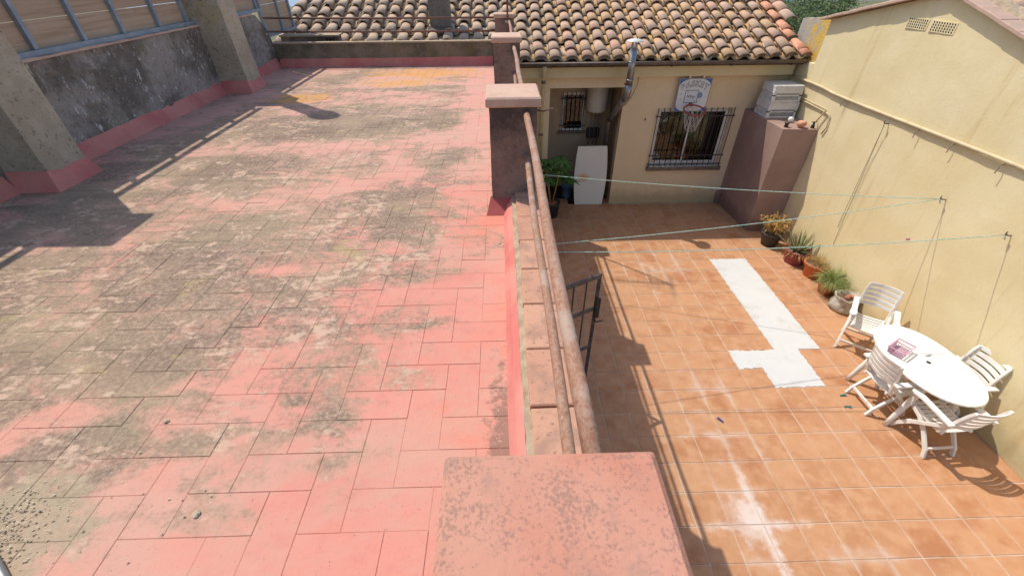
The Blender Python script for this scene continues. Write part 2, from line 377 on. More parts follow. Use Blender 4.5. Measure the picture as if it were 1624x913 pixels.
# ---------------------------------------------------------------- mesh helpers
class MB:
    def __init__(s): s.v = []; s.f = []
    def addm(s, vs, fs):
        k = len(s.v); s.v += [Vector(p) for p in vs]; s.f += [tuple(i+k for i in f) for f in fs]; return s
    def box(s, x0, x1, y0, y1, z0, z1):
        return s.addm([(x0,y0,z0),(x1,y0,z0),(x1,y1,z0),(x0,y1,z0),(x0,y0,z1),(x1,y0,z1),(x1,y1,z1),(x0,y1,z1)],
            [(3,2,1,0),(4,5,6,7),(0,1,5,4),(1,2,6,5),(2,3,7,6),(3,0,4,7)])
    def bbox(s, x0, x1, y0, y1, z0, z1, b=.006):   # chamfered top box
        return s.loft([[(x0,y0,z0),(x1,y0,z0),(x1,y1,z0),(x0,y1,z0)],[(x0,y0,z1-b),(x1,y0,z1-b),(x1,y1,z1-b),(x0,y1,z1-b)],
            [(x0+b,y0+b,z1),(x1-b,y0+b,z1),(x1-b,y1-b,z1),(x0+b,y1-b,z1)]])
    def loft(s, rings, cap=True, closed=True):
        n = len(rings[0]); vs = [p for r in rings for p in r]; fs = []
        for i in range(len(rings)-1):
            for j in range(n if closed else n-1):
                k = (j+1) % n; fs.append((i*n+j, i*n+k, (i+1)*n+k, (i+1)*n+j))
        if cap: fs.append(tuple(range(n-1, -1, -1))); fs.append(tuple((len(rings)-1)*n+j for j in range(n)))
        return s.addm(vs, fs)
    def tube(s, pts, r, seg=8, cap=True):
        pts = [Vector(p) for p in pts]; rs = r if isinstance(r, (list, tuple)) else [r]*len(pts)
        rings = []; ref = None
        for i, p in enumerate(pts):
            d = (pts[min(i+1, len(pts)-1)]-pts[max(i-1, 0)]).normalized()
            if ref is None: ref = Vector((0, 0, 1)) if abs(d.z) < .9 else Vector((1, 0, 0))
            a = d.cross(ref).normalized(); b = a.cross(d); ref = b
            rings.append([p+(a*math.cos(t*2*math.pi/seg)+b*math.sin(t*2*math.pi/seg))*rs[i] for t in range(seg)])
        return s.loft(rings, cap)
    def bar(s, p, q, wx, wy, up=(0, 0, 1)):   # rectangular bar
        p, q = Vector(p), Vector(q); d = (q-p).normalized(); up = Vector(up)
        if abs(d.dot(up)) > .95: up = Vector((0, 1, 0))
        a = d.cross(up).normalized(); b = a.cross(d)
        r = lambda c: [c-a*wx/2-b*wy/2, c+a*wx/2-b*wy/2, c+a*wx/2+b*wy/2, c-a*wx/2+b*wy/2]
        return s.loft([r(p), r(q)])
    def lathe(s, prof, seg=20, c=(0, 0, 0), cap=True, sx=1, sy=1):
        return s.loft([[(c[0]+r*sx*math.cos(t*2*math.pi/seg), c[1]+r*sy*math.sin(t*2*math.pi/seg), c[2]+z) for t in range(seg)] for r, z in prof], cap)
    def prism(s, poly, z0, z1): return s.loft([[(x, y, z0) for x, y in poly], [(x, y, z1) for x, y in poly]])
    def xf(s, m, start=0):
        for i in range(start, len(s.v)): s.v[i] = m @ s.v[i]
        return s
    def jitter(s, a, seed=0):
        q = random.Random(seed)
        for v in s.v: v += Vector((q.uniform(-a, a), q.uniform(-a, a), q.uniform(-a, a)))
        return s
    def mesh(s, name, mat, smooth=False):
        me = bpy.data.meshes.new(name); me.from_pydata([tuple(v) for v in s.v], [], s.f); me.update()
        me.materials.append(MT[mat] if isinstance(mat, str) else mat)
        if smooth:
            for p in me.polygons: p.use_smooth = True
        return me
    def build(s, name, mat, parent=None, smooth=False, world=True, bevel=0, sub=0):
        if parent is not None and world:
            o = woff(parent); s.v = [v-o for v in s.v]
        ob = bpy.data.objects.new(name, s.mesh(name, mat, smooth)); COL.objects.link(ob)
        if parent is not None: ob.parent = parent
        if bevel:
            b = ob.modifiers.new('bevel', 'BEVEL'); b.width = bevel; b.segments = 2; b.limit_method = 'ANGLE'; b.angle_limit = rad(40)
        return ob
def woff(o):
    v = Vector((0, 0, 0))
    while o is not None: v += o.location; o = o.parent
    return v
def tag(o, label, cat, group=None):
    o['label'] = label; o['category'] = cat
    if group: o['group'] = group
    return o
def thing(name, loc, label, cat, group=None, rz=0):
    o = bpy.data.objects.new(name, None); COL.objects.link(o); o.location = loc; o.rotation_euler = (0, 0, rz)
    o.empty_display_size = .1
    return tag(o, label, cat, group)
def inst(name, me, parent, loc, rot=(0, 0, 0), world=True):
    o = bpy.data.objects.new(name, me); COL.objects.link(o); o.parent = parent
    o.location = Vector(loc)-(woff(parent) if world else Vector((0, 0, 0))); o.rotation_euler = rot; return o
def struct(o): o['kind'] = 'structure'; return o
def stuff(o): o['kind'] = 'stuff'; return o
def rgrid(x0, x1, z0, z1, nx, nz, fn):   # bumpy sheet: fn(u,v)->point
    m = MB(); vs = []; fs = []
    for j in range(nz+1):
        for i in range(nx+1): vs.append(fn(x0+(x1-x0)*i/nx, z0+(z1-z0)*j/nz))
    for j in range(nz):
        for i in range(nx):
            a = j*(nx+1)+i; fs.append((a, a+1, a+nx+2, a+nx+1))
    return m.addm(vs, fs)
def nz(x, y, z, s=1.): return mnoise.fractal(Vector((x*s, y*s, z*s)), .9, 2.1, 5)
def xw(y): return 5.46+.017*y     # the yellow wall stands at a slight angle to the tile grid

# ================================================================ ground, sea
struct(MB().addm([(-400,-60,-.35),(400,-60,-.35),(400,75,-.35),(-400,75,-.35)], [(0,1,2,3)]).build('ground', 'ground'))
struct(MB().addm([(-3000,75,-.6),(3000,75,-.6),(3000,4500,-.6),(-3000,4500,-.6)], [(0,1,2,3)]).build('sea', 'sea'))

# ================================================================ courtyard floor
T = .333; GX, GY = 2.841, 1.470
cf = struct(MB().box(.2, 5.75, -.6, 10.0, -.30, -.006).build('courtyard_floor', 'grout'))
patch_cells = set()
for i in (3, 4):
    for j in range(8, 15): patch_cells.add((i, j))
for i in (1, 2, 3): patch_cells.add((i, 7))
for i in (2, 3): patch_cells.add((i, 6))
def tile_mesh(name, w, h, th, mat, b=.004):
    m = MB().bbox(-w/2, w/2, -h/2, h/2, -th, 0, b); return m.mesh(name, mat)
tm = [tile_mesh('floor_tile', T-.007-.0012*k, T-.008+.0008*k, .02, 'court') for k in range(3)]
cells = []
for i in range(-8, 9):
    for j in range(-5, 23):
        if (i, j) in patch_cells: continue
        x0 = GX+i*T; y0 = GY+j*T
        cx, cy = x0+T/2, y0+T/2
        if cx < .36 or x0 > 5.56 or (cy > 8.9 and not (.95 < cx < 2.45)): continue
        vis = cx > .9 and cy > 1.2
        cells.append((0 if vis else 1, math.hypot(cx, cy), cx, cy))
cells.sort(); rest = MB()
for n, (f, d, cx, cy) in enumerate(cells):
    q = random.Random(n); dz = q.uniform(-.0012, .0012); rz = q.uniform(-.004, .004)
    if n < 300:
        inst('floor_tile', tm[n % 3], cf, (cx+q.uniform(-.0012, .0012), cy+q.uniform(-.0012, .0012), dz), (q.uniform(-.0025, .0025), q.uniform(-.0025, .0025), rz))
    else:
        k = len(rest.v); rest.bbox(cx-T/2+.0035, cx+T/2-.0035, cy-T/2+.004, cy+T/2-.004, -.02, dz, .004)
stuff(rest.build('more_floor_tiles', 'court', cf))
# white cement patch where tiles were taken up: irregular edge
poly = [(3.84,6.465),(4.506,6.465),(4.500,4.134),(4.180,4.134),(4.170,3.468),(3.507,3.468),(3.507,3.801),(3.174,3.801),(3.174,4.134),(3.84,4.134)][::-1]
pp = []
q = random.Random(5)
for a, b in zip(poly, poly[1:]+poly[:1]):
    n = max(2, int(math.dist(a, b)/.035))
    for t in range(n): pp.append((a[0]+(b[0]-a[0])*t/n+q.uniform(-.013, .013), a[1]+(b[1]-a[1])*t/n+q.uniform(-.013, .013)))
o = MB().prism(pp, -.02, .0025).build('cement_patch', 'cement', cf); o['label'] = 'white cement patch where floor tiles are missing'

# ================================================================ terrace floor: herringbone of painted 14 x 28 tiles
tf = struct(MB().box(-4.05, .06, -1.2, 8.45, 2.70, 2.9978).build('terrace_floor', 'joint'))
m = .1387; TX, TY = -.397, .590
def ht(n): return 3.0+n*.0006
hw, hl = m-.0018, 2*m-.0018
hm = [tile_mesh('terrace_tile', hl, hw, .02, 'terrace', .0012), tile_mesh('terrace_tile', hw, hl, .02, 'terrace', .0012)]
ht_cells = []
for i in range(-27, 4):
    for j in range(-13, 58):
        k = (i-j) % 4
        if k == 3: c = (TX+(i+1)*m, TY+(j+.5)*m, 0)
        elif k == 2: c = (TX+(i+.5)*m, TY+(j+1)*m, 1)
        else: continue
        if c[0] > .12 or c[0] < -4.1 or c[1] > 8.4: continue
        hid = c[1] < .35 or (c[0] > -.1 and c[1] < .45)
        ht_cells.append((1 if hid else 0, math.hypot(c[0], c[1]), *c))
ht_cells.sort(); rest = MB()
for n, (f, d, cx, cy, o) in enumerate(ht_cells):
    q = random.Random(n+900); dz = q.uniform(-.001, .001)
    if n < 300:
        inst('terrace_tile', hm[o], tf, (cx, cy, 3.0+dz), (q.uniform(-.003, .003), q.uniform(-.003, .003), q.uniform(-.003, .003)))
    else:
        w_, h_ = ((hl, hw), (hw, hl))[o]
        rest.bbox(cx-w_/2, cx+w_/2, cy-h_/2, cy+h_/2, 2.98, 3.0+dz, .0012)
stuff(rest.build('more_terrace_tiles', 'terrace', tf))

# ================================================================ terrace wall with low parapet (between terrace and courtyard)
tw = thing('terrace_wall', (.14, 4, 0), 'tan wall below the terrace edge, topped by a low brick-coped parapet', 'wall')
MB().box(.061, .225, -1.2, 8.49, 0, 3.098).build('wall', 'tan', tw)
sk = MB(); sk.loft([[(0, y, 3.0), (.028, y, 3.055), (.061, y, 3.092), (.061, y, 3.0)] for y in [-1.2+.12*k for k in range(80)]])
sk.jitter(.0025, 3).build('skirting', 'redpaint', tw)
ms = MB()
ms.loft([[(.055+R.uniform(0, .006), y, 3.088), (.055+R.uniform(0, .006), y, 3.106+R.uniform(-.004, .006)), (.088, y, 3.108+R.uniform(-.003, .004)), (.088, y, 3.088)] for y in [.4+.05*k for k in range(161)]]).build('mortar_strip', 'mortar', tw)
cm = MB().bbox(-.08, .08, -.143, .143, -.016, .016, .005).mesh('coping_tile', 'coping')
yy = .22
for k in range(28):
    q = random.Random(k+40)
    inst('coping_tile', cm, tw, (.165+q.uniform(-.004, .004), yy, 3.116+q.uniform(-.003, .003)), (q.uniform(-.012, .012), q.uniform(-.02, .02), q.uniform(-.014, .014))); yy += .292

# ================================================================ pillars of the terrace railing
pl_labels = ['near red-topped concrete pillar cap filling the foreground bottom', 'dark stained pillar with pink lichen-flecked cap, second along the railing',
             'brownish pillar with pale cap, third along the railing', 'farthest railing pillar, with the antenna mast standing at it']
PY = [.0, 2.748, 5.44, 8.17]
for k, y0 in enumerate(PY):
    x0, x1, L = -.10, .247, (.391, .385, .40, .32)[k]
    if k == 0: x0 = -.108
    p = thing('railing_pillar', ((x0+x1)/2, y0+L/2, 3.0), pl_labels[k], 'pillar', 'pillars of the terrace railing')
    s = MB()
    nx = 9; rings = []
    for zz in [3.0+.06*i for i in range(12)]+[3.70]:
        ring = []
        X0, X1, Y0, Y1 = x0+.022, x1-.022, y0+.022, y0+L-.022
        for t in range(8): ring.append((X0+(X1-X0)*t/8, Y0))
        for t in range(8): ring.append((X1, Y0+(Y1-Y0)*t/8))
        for t in range(8): ring.append((X1-(X1-X0)*t/8, Y1))
        for t in range(8): ring.append((X0, Y1-(Y1-Y0)*t/8))
        rings.append([(a+.004*nz(a, b, zz+k, 9), b+.004*nz(b, zz, a+3+k, 9), zz) for a, b in ring])
    s.loft(rings).build('shaft', 'pillar', p)
    c = MB(); h = .055
    c.loft([[(x0+i, y0+i, zz), (x1-i, y0+i, zz), (x1-i, y0+L-i, zz), (x0+i, y0+L-i, zz)] for i, zz in ((.004, 3.702), (0, 3.712), (0, 3.752), (.010, 3.762))])
    ob = c.build('cap', 'cap' if k == 0 else 'oldcap', p)
    b = ob.modifiers.new('bevel', 'BEVEL'); b.width = .006; b.segments = 3; b.limit_method = 'ANGLE'; b.angle_limit = rad(50)
    if k in (1, 2):
        e = .075
        f = MB(); f.loft([[(x0+.01, y0+.03, 3.10), (.062, y0+.03, 3.10), (.062, y0+.05, 2.99), (x0+.02, y0+.05, 2.99)], [(x0-.02, y0-e, 3.001), (.02, y0-e, 3.001), (.02, y0-e+.02, 2.99), (x0-.02, y0-e+.02, 2.99)]])
        f.build('skirting', 'maroon', p)

wp_ = [o for o in COL.objects if o.name.startswith('railing_pillar')][1]
MB().tube([(.225, 2.86, 3.66), (.27, 2.84, 3.655), (.33, 2.85, 3.67), (.36, 2.87, 3.65)], .005, 6).build('wire', 'rustdark', wp_, True)
# pipe railing bay by bay
RX = .158
bays = [(.391-.03, PY[1]+.03), (PY[1]+.385-.03, PY[2]+.03), (PY[2]+.40-.03, PY[3]+.03)]
rl = ['thick rusty pipe railing running from the foreground to the second pillar', 'rusty pipe railing between the second and third pillars', 'short far bay of rusty pipe railing reaching the farthest pillar']
for k, (a, b) in enumerate(bays):
    t = thing('pipe_railing', (RX, (a+b)/2, 3.1), rl[k], 'railing', 'rusty pipe railings of the terrace')
    for zz, r in ((3.663, .0198), (3.392, .0178)):
        pts = [(RX+.0035*math.sin(i*.9+zz*9), a+(b-a)*i/10, zz+.003*math.sin(i*.6)) for i in range(11)]
        MB().tube(pts, r, 14).build('rail', 'rust', t, True)

# ================================================================ boundary wall on the left, buttresses, fences
XL = -3.88
bw = thing('boundary_wall', (-3.98, 4, 3.0), 'dark roughcast boundary wall with white flakes along the terrace edge', 'wall')
def wtop(y): return 3.80 if y < 8.0 else 3.80-.38*((y-8.0)/.32)**1.6
g_ = rgrid(-1.2, 8.32, 0, 1, 190, 16, lambda u, v: (XL+.020*nz(u, v*.8, 3, 5)+.014*nz(u, v*.8, 9, 17), u, 3.0+(wtop(u)-3.0)*v))
g_.build('wall_face', 'roughcast', bw)
co = MB(); ys = [-1.2+.17*k for k in range(57)]
co.loft([[(-4.12, y, 2.7), (XL+.012, y, 2.7), (XL-.012, y, wtop(y)-.001), (-4.12, y, wtop(y)-.001)] for y in ys])
co.build('wall_core', 'roughcast', bw)
si = MB(); si.loft([[(-4.14, y, 3.803), (XL+.02, y, 3.803), (XL+.016, y, 3.822+R.uniform(-.004, .004)), (-4.14, y, 3.822)] for y in [-1.2+.1*k for k in range(92)]])
si.build('sill', 'oldcap', bw)
# sloping pink skirting, cut where the buttresses stand
BUT = [(3.24, 3.60, -3.56, 5.04), (6.45, 6.83, -3.52, 4.80)]
def skirt(parent, y0, y1, n):
    s = MB(); s.loft([[(XL+.0, y, 3.15+R.uniform(-.006, .006)), (XL+.06, y, 2.999), (XL-.02, y, 2.999), (XL-.02, y, 3.14)] for y in [y0+(y1-y0)*i/n for i in range(n+1)]])
    return s.build('skirting', 'redpaint', parent)
skirt(bw, -1.2, 3.2, 20); skirt(bw, 3.66, 6.41, 14); skirt(bw, 6.89, 8.29, 7)
bl = ['tall buttress with slab top nearest the left picture edge', 'farther buttress of the left boundary wall, carrying a round flue']
for k, (y0, y1, xr, zt) in enumerate(BUT):
    b = thing('buttress', (-3.75, (y0+y1)/2, 3.0), bl[k], 'buttress', 'buttresses of the boundary wall')
    rings = []
    for i in range(15):
        z_ = 3.0+(zt-3.0)*i/14; tp = .05*(i/14)
        X1 = xr+.015-tp; ring = [(-4.02, y0), (-3.88, y0), (-3.72, y0), (X1, y0), (X1, y0+.12), (X1, y1-.12), (X1, y1), (-3.72, y1), (-3.88, y1), (-4.02, y1)]
        rings.append([(x+.008*nz(x, y, z_, 7), y+.008*nz(y, z_, x, 7), z_) for x, y in ring])
    MB().loft(rings).build('shaft', 'buttress', b)
    if k == 0: MB().box(-4.0, -3.5, 3.22, 3.645, 5.042, 5.10).build('slab', 'buttress', b)
    e = .05; hz = 3.16
    f = MB()
    f.loft([[(-3.9, y0-.003, hz), (xr+.006, y0-.003, hz), (xr+.006, y1+.003, hz), (-3.9, y1+.003, hz)], [(-3.9, y0-e, 3.001), (xr+e, y0-e, 3.001), (xr+e, y1+e, 3.001), (-3.9, y1+e, 3.001)]], cap=False)
    f.build('skirting', 'redpaint', b)
# round flue standing on the farther buttress (above the picture, its shadow lies on the terrace)
fl = thing('flue_stack', (-3.66, 6.62, 4.8), 'round flue standing on the farther buttress, shown by its shadow', 'flue')
MB().tube([(-3.66, 6.62, 4.80), (-3.66, 6.62, 6.22)], .125, 20).build('pipe', 'zinc', fl, True)
MB().lathe([(.15, 0), (.165, .12), (.15, .26), (.06, .34)], 20, (-3.66, 6.62, 6.15)).build('cowl', 'zinc', fl, True)

def fence(y0, y1, posts, zb, label):
    t = thing('board_fence', (-3.96, (y0+y1)/2, zb), label, 'fence', 'board fences on the boundary wall')
    h = .206; z_ = zb+.04; n = 0
    while z_ < 4.80:
        q = random.Random(int(y0*10)+n)
        MB().box(-3.985, -3.965+q.uniform(-.003, .003), y0+.004, y1-.004, z_, min(z_+h-.006, 4.825)).build('board', 'wood', t); z_ += h; n += 1
    for yp in posts: MB().box(-3.964, -3.925, yp-.02, yp+.02, zb+.041, 4.968).build('post', 'steel', t)
    MB().box(-3.99, -3.905, y0, y1, zb, zb+.040).build('bottom_rail', 'steel', t)
    MB().box(-3.985, -3.940, y0, y1, 4.969, 5.03).build('top_rail', 'steel', t)
fence(-1.1, 3.245, [-.9, -.3, .3, .9, 1.5, 2.1, 2.6, 3.15], 3.823, 'board fence on the wall before the near buttress, left edge of the picture')
fence(3.595, 6.455, [3.66, 4.16, 4.70, 5.22, 5.81, 6.34], 3.823, 'brown board fence with blue-grey steel posts between the two buttresses')
fence(6.825, 8.32, [6.9, 7.5, 8.26], 3.823, 'short board fence just beyond the farther buttress')
fence(8.34, 9.56, [8.38, 9.04, 9.54], 3.45, 'last board fence panel ending beside the tiled roof')

# ================================================================ back parapet with railing
bp = thing('back_parapet', (-2, 8.36, 3.0), 'low dark mossy parapet with red skirting at the terrace far end', 'wall')
MB().box(-3.9, -.08, 8.30, 8.42, 2.9, 3.352).build('wall', 'parapet', bp)
MB().box(-3.9, -.075, 8.285, 8.43, 3.353, 3.372).build('coping', 'mortar', bp)
s = MB(); s.loft([[(x, 8.299, 3.13+R.uniform(-.004, .004)), (x, 8.299, 2.999), (x, 8.255, 2.999)] for x in [-3.83+.1*i for i in range(38)]]); s.build('skirting', 'redpaint', bp)
br = thing('pipe_railing', (-2, 8.36, 3.37), 'thin dark pipe railing across the terrace far end before the tiled roof', 'railing')
for zz in (3.705, 3.512): MB().tube([(-3.93, 8.36, zz+.02), (-2, 8.36, zz), (-.06, 8.33, zz-.004)], .015, 10).build('rail', 'rustdark', br, True)
bx = thing('brick_box', (-3.4, 8.95, 3.2), 'low brick box with vent holes behind the far parapet', 'brick box')
MB().box(-3.93, -2.93, 8.80, 9.06, 3.05, 3.40).build('wall', 'pillar', bx)
MB().box(-3.95, -2.90, 8.78, 9.10, 3.401, 3.425).build('top', 'mortar', bx)
for k in range(3): MB().box(-3.13+k*.055, -3.095+k*.055, 8.788, 8.799, 3.30, 3.375).build('vent_hole', 'dark', bx)

# ================================================================ house across the courtyard
YB = 8.84
ho = thing('house', (2.7, 9.6, 0), 'tan single-storey house with clay tile roof across the courtyard', 'house')
def wall_holes(x0, x1, z0, z1, holes, ya, yb):
    xs = sorted({x0, x1, *[h[0] for h in holes], *[h[1] for h in holes]}); zs = sorted({z0, z1, *[h[2] for h in holes], *[h[3] for h in holes]})
    m = MB(); inh = lambda x, z: any(h[0] < x < h[1] and h[2] < z < h[3] for h in holes)
    for a, b in zip(xs, xs[1:]):
        for c, d in zip(zs, zs[1:]):
            if inh((a+b)/2, (c+d)/2): continue
            m.addm([(a, ya, c), (b, ya, c), (b, ya, d), (a, ya, d)], [(0, 1, 2, 3)]); m.addm([(a, yb, c), (b, yb, c), (b, yb, d), (a, yb, d)], [(3, 2, 1, 0)])
    for a, b, c, d in holes+[(x0, x1, z0, z1)]:
        m.addm([(a, ya, c), (a, yb, c), (a, yb, d), (a, ya, d)], [(0, 1, 2, 3)]); m.addm([(b, ya, c), (b, yb, c), (b, yb, d), (b, ya, d)], [(0, 1, 2, 3)])
        m.addm([(a, ya, c), (b, ya, c), (b, yb, c), (a, yb, c)], [(0, 1, 2, 3)]); m.addm([(a, ya, d), (b, ya, d), (b, yb, d), (a, yb, d)], [(0, 1, 2, 3)])
    return m
AX0, AX1, AZ = .96, 2.43, 2.48
WX0, WX1, WZ0, WZ1 = 3.18, 4.70, .87, 2.07
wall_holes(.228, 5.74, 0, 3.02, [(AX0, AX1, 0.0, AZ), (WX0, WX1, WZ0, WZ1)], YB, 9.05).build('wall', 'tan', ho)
# alcove: side walls, back wall with small window
AY = 9.86
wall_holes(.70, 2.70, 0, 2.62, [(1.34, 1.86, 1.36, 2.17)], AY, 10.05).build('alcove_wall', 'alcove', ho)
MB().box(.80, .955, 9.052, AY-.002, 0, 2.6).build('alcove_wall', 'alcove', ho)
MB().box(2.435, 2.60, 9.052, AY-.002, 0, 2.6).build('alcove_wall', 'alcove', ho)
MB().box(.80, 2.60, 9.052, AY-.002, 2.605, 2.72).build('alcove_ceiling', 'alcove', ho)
MB().box(.96, 2.43, 8.85, 9.051, 2.484, 2.60).build('lintel', 'tan', ho)
MB().box(.232, 5.54, 8.66, YB-.002, 2.70, 2.93).build('fascia', 'tan_light', ho)
MB().box(2.432, 4.9, YB-.012, YB-.001, .001, .17).build('plinth', 'tan_light', ho)
MB().box(1.2, 2.0, 10.052, 10.066, 1.2, 2.3).build('dark_room_backdrop', 'dark', ho)  # near-black sheet added to keep the small window dark inside
# roof: deck, covers and channels
SL = rad(18.5); cs, sn = math.cos(SL), math.sin(SL)
RY, RZ = 8.50, 3.012      # eave line, base of the covers
ro = MB()
yr = 11.75; zr = RZ+math.tan(SL)*(yr-RY)
ro.loft([[(-4.2, RY+.05, RZ-.075), (-4.2, yr, zr-.075+.01), (-4.2, 15.0, RZ-.075), (-4.2, 15.0, RZ-.15), (-4.2, RY+.05, RZ-.12)],
         [(5.72, RY+.05, RZ-.075), (5.72, yr, zr-.075+.01), (5.72, 15.0, RZ-.075), (5.72, 15.0, RZ-.15), (5.72, RY+.05, RZ-.12)]])
rf = ro.build('roof', 'roofdeck', ho)
MB().box(.24, 5.7, 9.06, 14.5, -.2, .0).build('base', 'dark', ho)
MB().box(-4.0, 5.7, 10.07, 14.6, .001, 2.88).build('house_body', 'tan', ho)
MB().box(2.605, 2.72, 9.06, 10.04, .0, 2.88).build('room_wall', 'blind', ho)
MB().box(5.6, 5.7, 9.06, 10.04, .0, 2.88).build('room_wall', 'blind', ho)
MB().box(2.73, 5.59, 10.0, 10.05, .0, 2.88).build('room_wall', 'blind', ho)
CP = .2865; RL = .377; TL = .455
def cover(name, r0, r1, ln, mat, inv=False, th=.013, lift=.0):
    m = MB(); n = 9; sg = -1 if inv else 1
    def arc(r, rh, y, z): return [(r*math.cos(math.pi*i/(n-1)), y, z+sg*rh*math.sin(math.pi*i/(n-1))) for i in range(n)]
    k_ = .66; A = arc(r0, r0*k_, 0, 0); B = arc(r1, r1*k_, ln, lift); A2 = arc(r0-th, r0*k_-th, 0, 0); B2 = arc(r1-th, r1*k_-th, ln, lift)
    vs = A+B+A2+B2; fs = []
    for i in range(n-1):
        fs += [(i, n+i, n+i+1, i+1), (2*n+i+1, 3*n+i+1, 3*n+i, 2*n+i), (i+1, 2*n+i+1, 2*n+i, i), (n+i, 3*n+i, 3*n+i+1, n+i+1)]
    fs += [(0, 2*n, 3*n, n), (n-1, 2*n-1, 4*n-1, 3*n-1)]
    m.addm(vs, fs); return m
cvm = [cover('c', .112+.003*k, .080, TL, 'roof') for k in range(3)]
cvme = [c.mesh('cover_tile', 'roof', False) for c in cvm]
for me in cvme:
    for p in me.polygons: p.use_smooth = len(p.vertices) == 4 and p.area > .0015
cvnew = cover('c', .105, .08, TL, 'roofnew').mesh('cover_tile', 'roofnew', True)
chm = cover('c', .100, .122, TL, 'roof', True).mesh('channel_tile', 'channel', True)
kx = [3.015+CP*k for k in range(-25, 10)]
covers = []; chans = []
for ri in range(10):
    for ci, x in enumerate(kx):
        s0 = 0 if ri == 0 else .267+RL*(ri-1)
        covers.append((ri, ci, x, s0)); 
        if ci < len(kx)-1: chans.append((ri, ci, x+CP/2, s0))
def rpos(x, s, up): return (x, RY+s*cs-up*sn, RZ+s*sn+up*cs)
def place(lst, meshes, up, name, tilt):
    lst = sorted(lst, key=lambda a: math.hypot(a[2]-.3, RY+a[3]) if (a[2] > .2 or a[0] > 0) else 99)
    rest = MB(); n = 0
    for ri, ci, x, s in lst:
        q = random.Random(ri*100+ci+int(up*1000))
        if x < -.1 and ri == 0: continue
        e = (SL-tilt+q.uniform(-.025, .025), q.uniform(-.06, .06), q.uniform(-.055, .055))
        lo = Vector(rpos(x+q.uniform(-.013, .013), s+q.uniform(-.026, .026)-(.07 if q.random() < .035 and ri else 0), up+q.uniform(0, .006)))
        me = meshes[q.randrange(len(meshes))]
        if name == 'cover_tile' and ci >= len(kx)-1: me = cvnew; 
        if n < 300: inst(name, me, rf, lo, e)
        else:
            from mathutils import Euler
            M4 = Matrix.Translation(lo) @ Euler(e).to_matrix().to_4x4()
            rest.addm([M4 @ v.co for v in me.vertices], [tuple(p.vertices) for p in me.polygons])
        n += 1
    if rest.v: stuff(rest.build('more_'+name+'s', 'roof' if name == 'cover_tile' else 'channel', rf, True))
place(covers, cvme, .020, 'cover_tile', .055)
place(chans, [chm], .036, 'channel_tile', .035)
ep = MB().addm([(.100*math.cos(math.pi*i/8), 0, .064*math.sin(math.pi*i/8)) for i in range(9)]+[(.100*math.cos(math.pi*i/8), .04, .064*math.sin(math.pi*i/8)) for i in range(9)], [tuple(range(8, -1, -1)), tuple(range(9, 18))]+[(i, i+1, i+10, i+9) for i in range(8)]).mesh('eave_end_disc', 'gutter')  # dark half-disc set inside each cover's eave end
for x in kx:
    if x > .2: inst('eave_end_disc', ep, rf, (x, RY+.030, RZ+.018))
# ridge and right verge
rm = cover('r', .13, .12, .42, 'roof').mesh('ridge_tile', 'roof', True)
for k in range(25): inst('ridge_tile', rm, rf, (5.6-k*.4, yr, zr+.03), (0, 0, math.pi/2))
for k in range(6): inst('ridge_tile', rm, rf, rpos(5.80, 1.30+k*.36, .05), (SL-.03, 0, .02))
# gutter, downspout
gt = MB()
def garc(x): return [(x, 8.475+.062*math.cos(math.pi+math.pi*i/8), 2.985+.062*math.sin(math.pi+math.pi*i/8)) for i in range(9)]+[(x, 8.475+.055*math.cos(2*math.pi-math.pi*i/8), 2.985+.055*math.sin(2*math.pi-math.pi*i/8)) for i in range(9)]
gt.loft([garc(.26), garc(5.62)]); gt.build('gutter', 'gutter', ho, True)
MB().tube([(.26, 8.413, 2.985), (5.62, 8.413, 2.985)], .008, 8).build('gutter_lip', 'gutter', ho, True)
for k in range(5): MB().box(.9+k*1.1, .93+k*1.1, 8.405, 8.66, 2.905, 2.921).build('gutter_bracket', 'gutter', ho)
dp = MB(); dp.tube([(.80, 8.475, 2.93), (.80, 8.475, 2.86), (.80, 8.60, 2.74), (.80, 8.60, 2.55), (.80, 8.76, 2.40), (.80, 8.78, .05)], .038, 12)
dp.build('downspout', 'conduit', ho, True)
for zz in (2.62, 1.6): MB().tube([(.80, 8.60 if zz > 2.5 else 8.772, zz), (.80, 8.60 if zz > 2.5 else 8.772, zz+.05)], .045, 12).build('pipe_collar', 'gutter', ho, True)
# big window
wi = MB(); d0, d1 = 8.94, 8.985
fw = .05
for (a, b, c, d) in ((WX0, WX1, WZ0, WZ0+fw), (WX0, WX1, WZ1-fw, WZ1), (WX0, WX0+fw, WZ0+fw, WZ1-fw), (WX1-fw, WX1, WZ0+fw, WZ1-fw)): wi.box(a+.002, b-.002, d0, d1, c+.002, d-.002)
win = wi.build('window', 'whitepaint', ho)
mx = 3.93
for (a, b, yo) in ((WX0+fw, mx+.03, 8.955), (mx-.03, WX1-fw, 8.925)):
    s = MB()
    for (e, f_, c, d) in ((a, b, WZ0+fw, WZ0+fw+.04), (a, b, WZ1-fw-.04, WZ1-fw), (a, a+.045, WZ0+fw+.04, WZ1-fw-.04), (b-.045, b, WZ0+fw+.04, WZ1-fw-.04)): s.box(e, f_, yo, yo+.028, c, d)
    s.build('sash', 'whitepaint', win)
    MB().box(a+.046, b-.046, yo+.012, yo+.017, WZ0+fw+.041, WZ1-fw-.041).build('pane', 'glass', win)
MB().box(WX0-.04, WX1+.06, 8.77, 8.94, WZ0-.075, WZ0-.002).build('sill', 'gutter', win)
for k in range(12): MB().box(WX0+.02+k*.125, WX0+.127+k*.125, 8.80, 8.93, WZ0-.001, WZ0+.012).build('sill_tile', 'whitepaint', win)
for k in range(14):
    x = WX0-.015+k*(WX1-WX0+.03)/13; MB().tube([(x, 8.80, WZ0+.014), (x, 8.80, WZ1+.02)], .008, 6).build('grille_bar', 'blackiron', win)
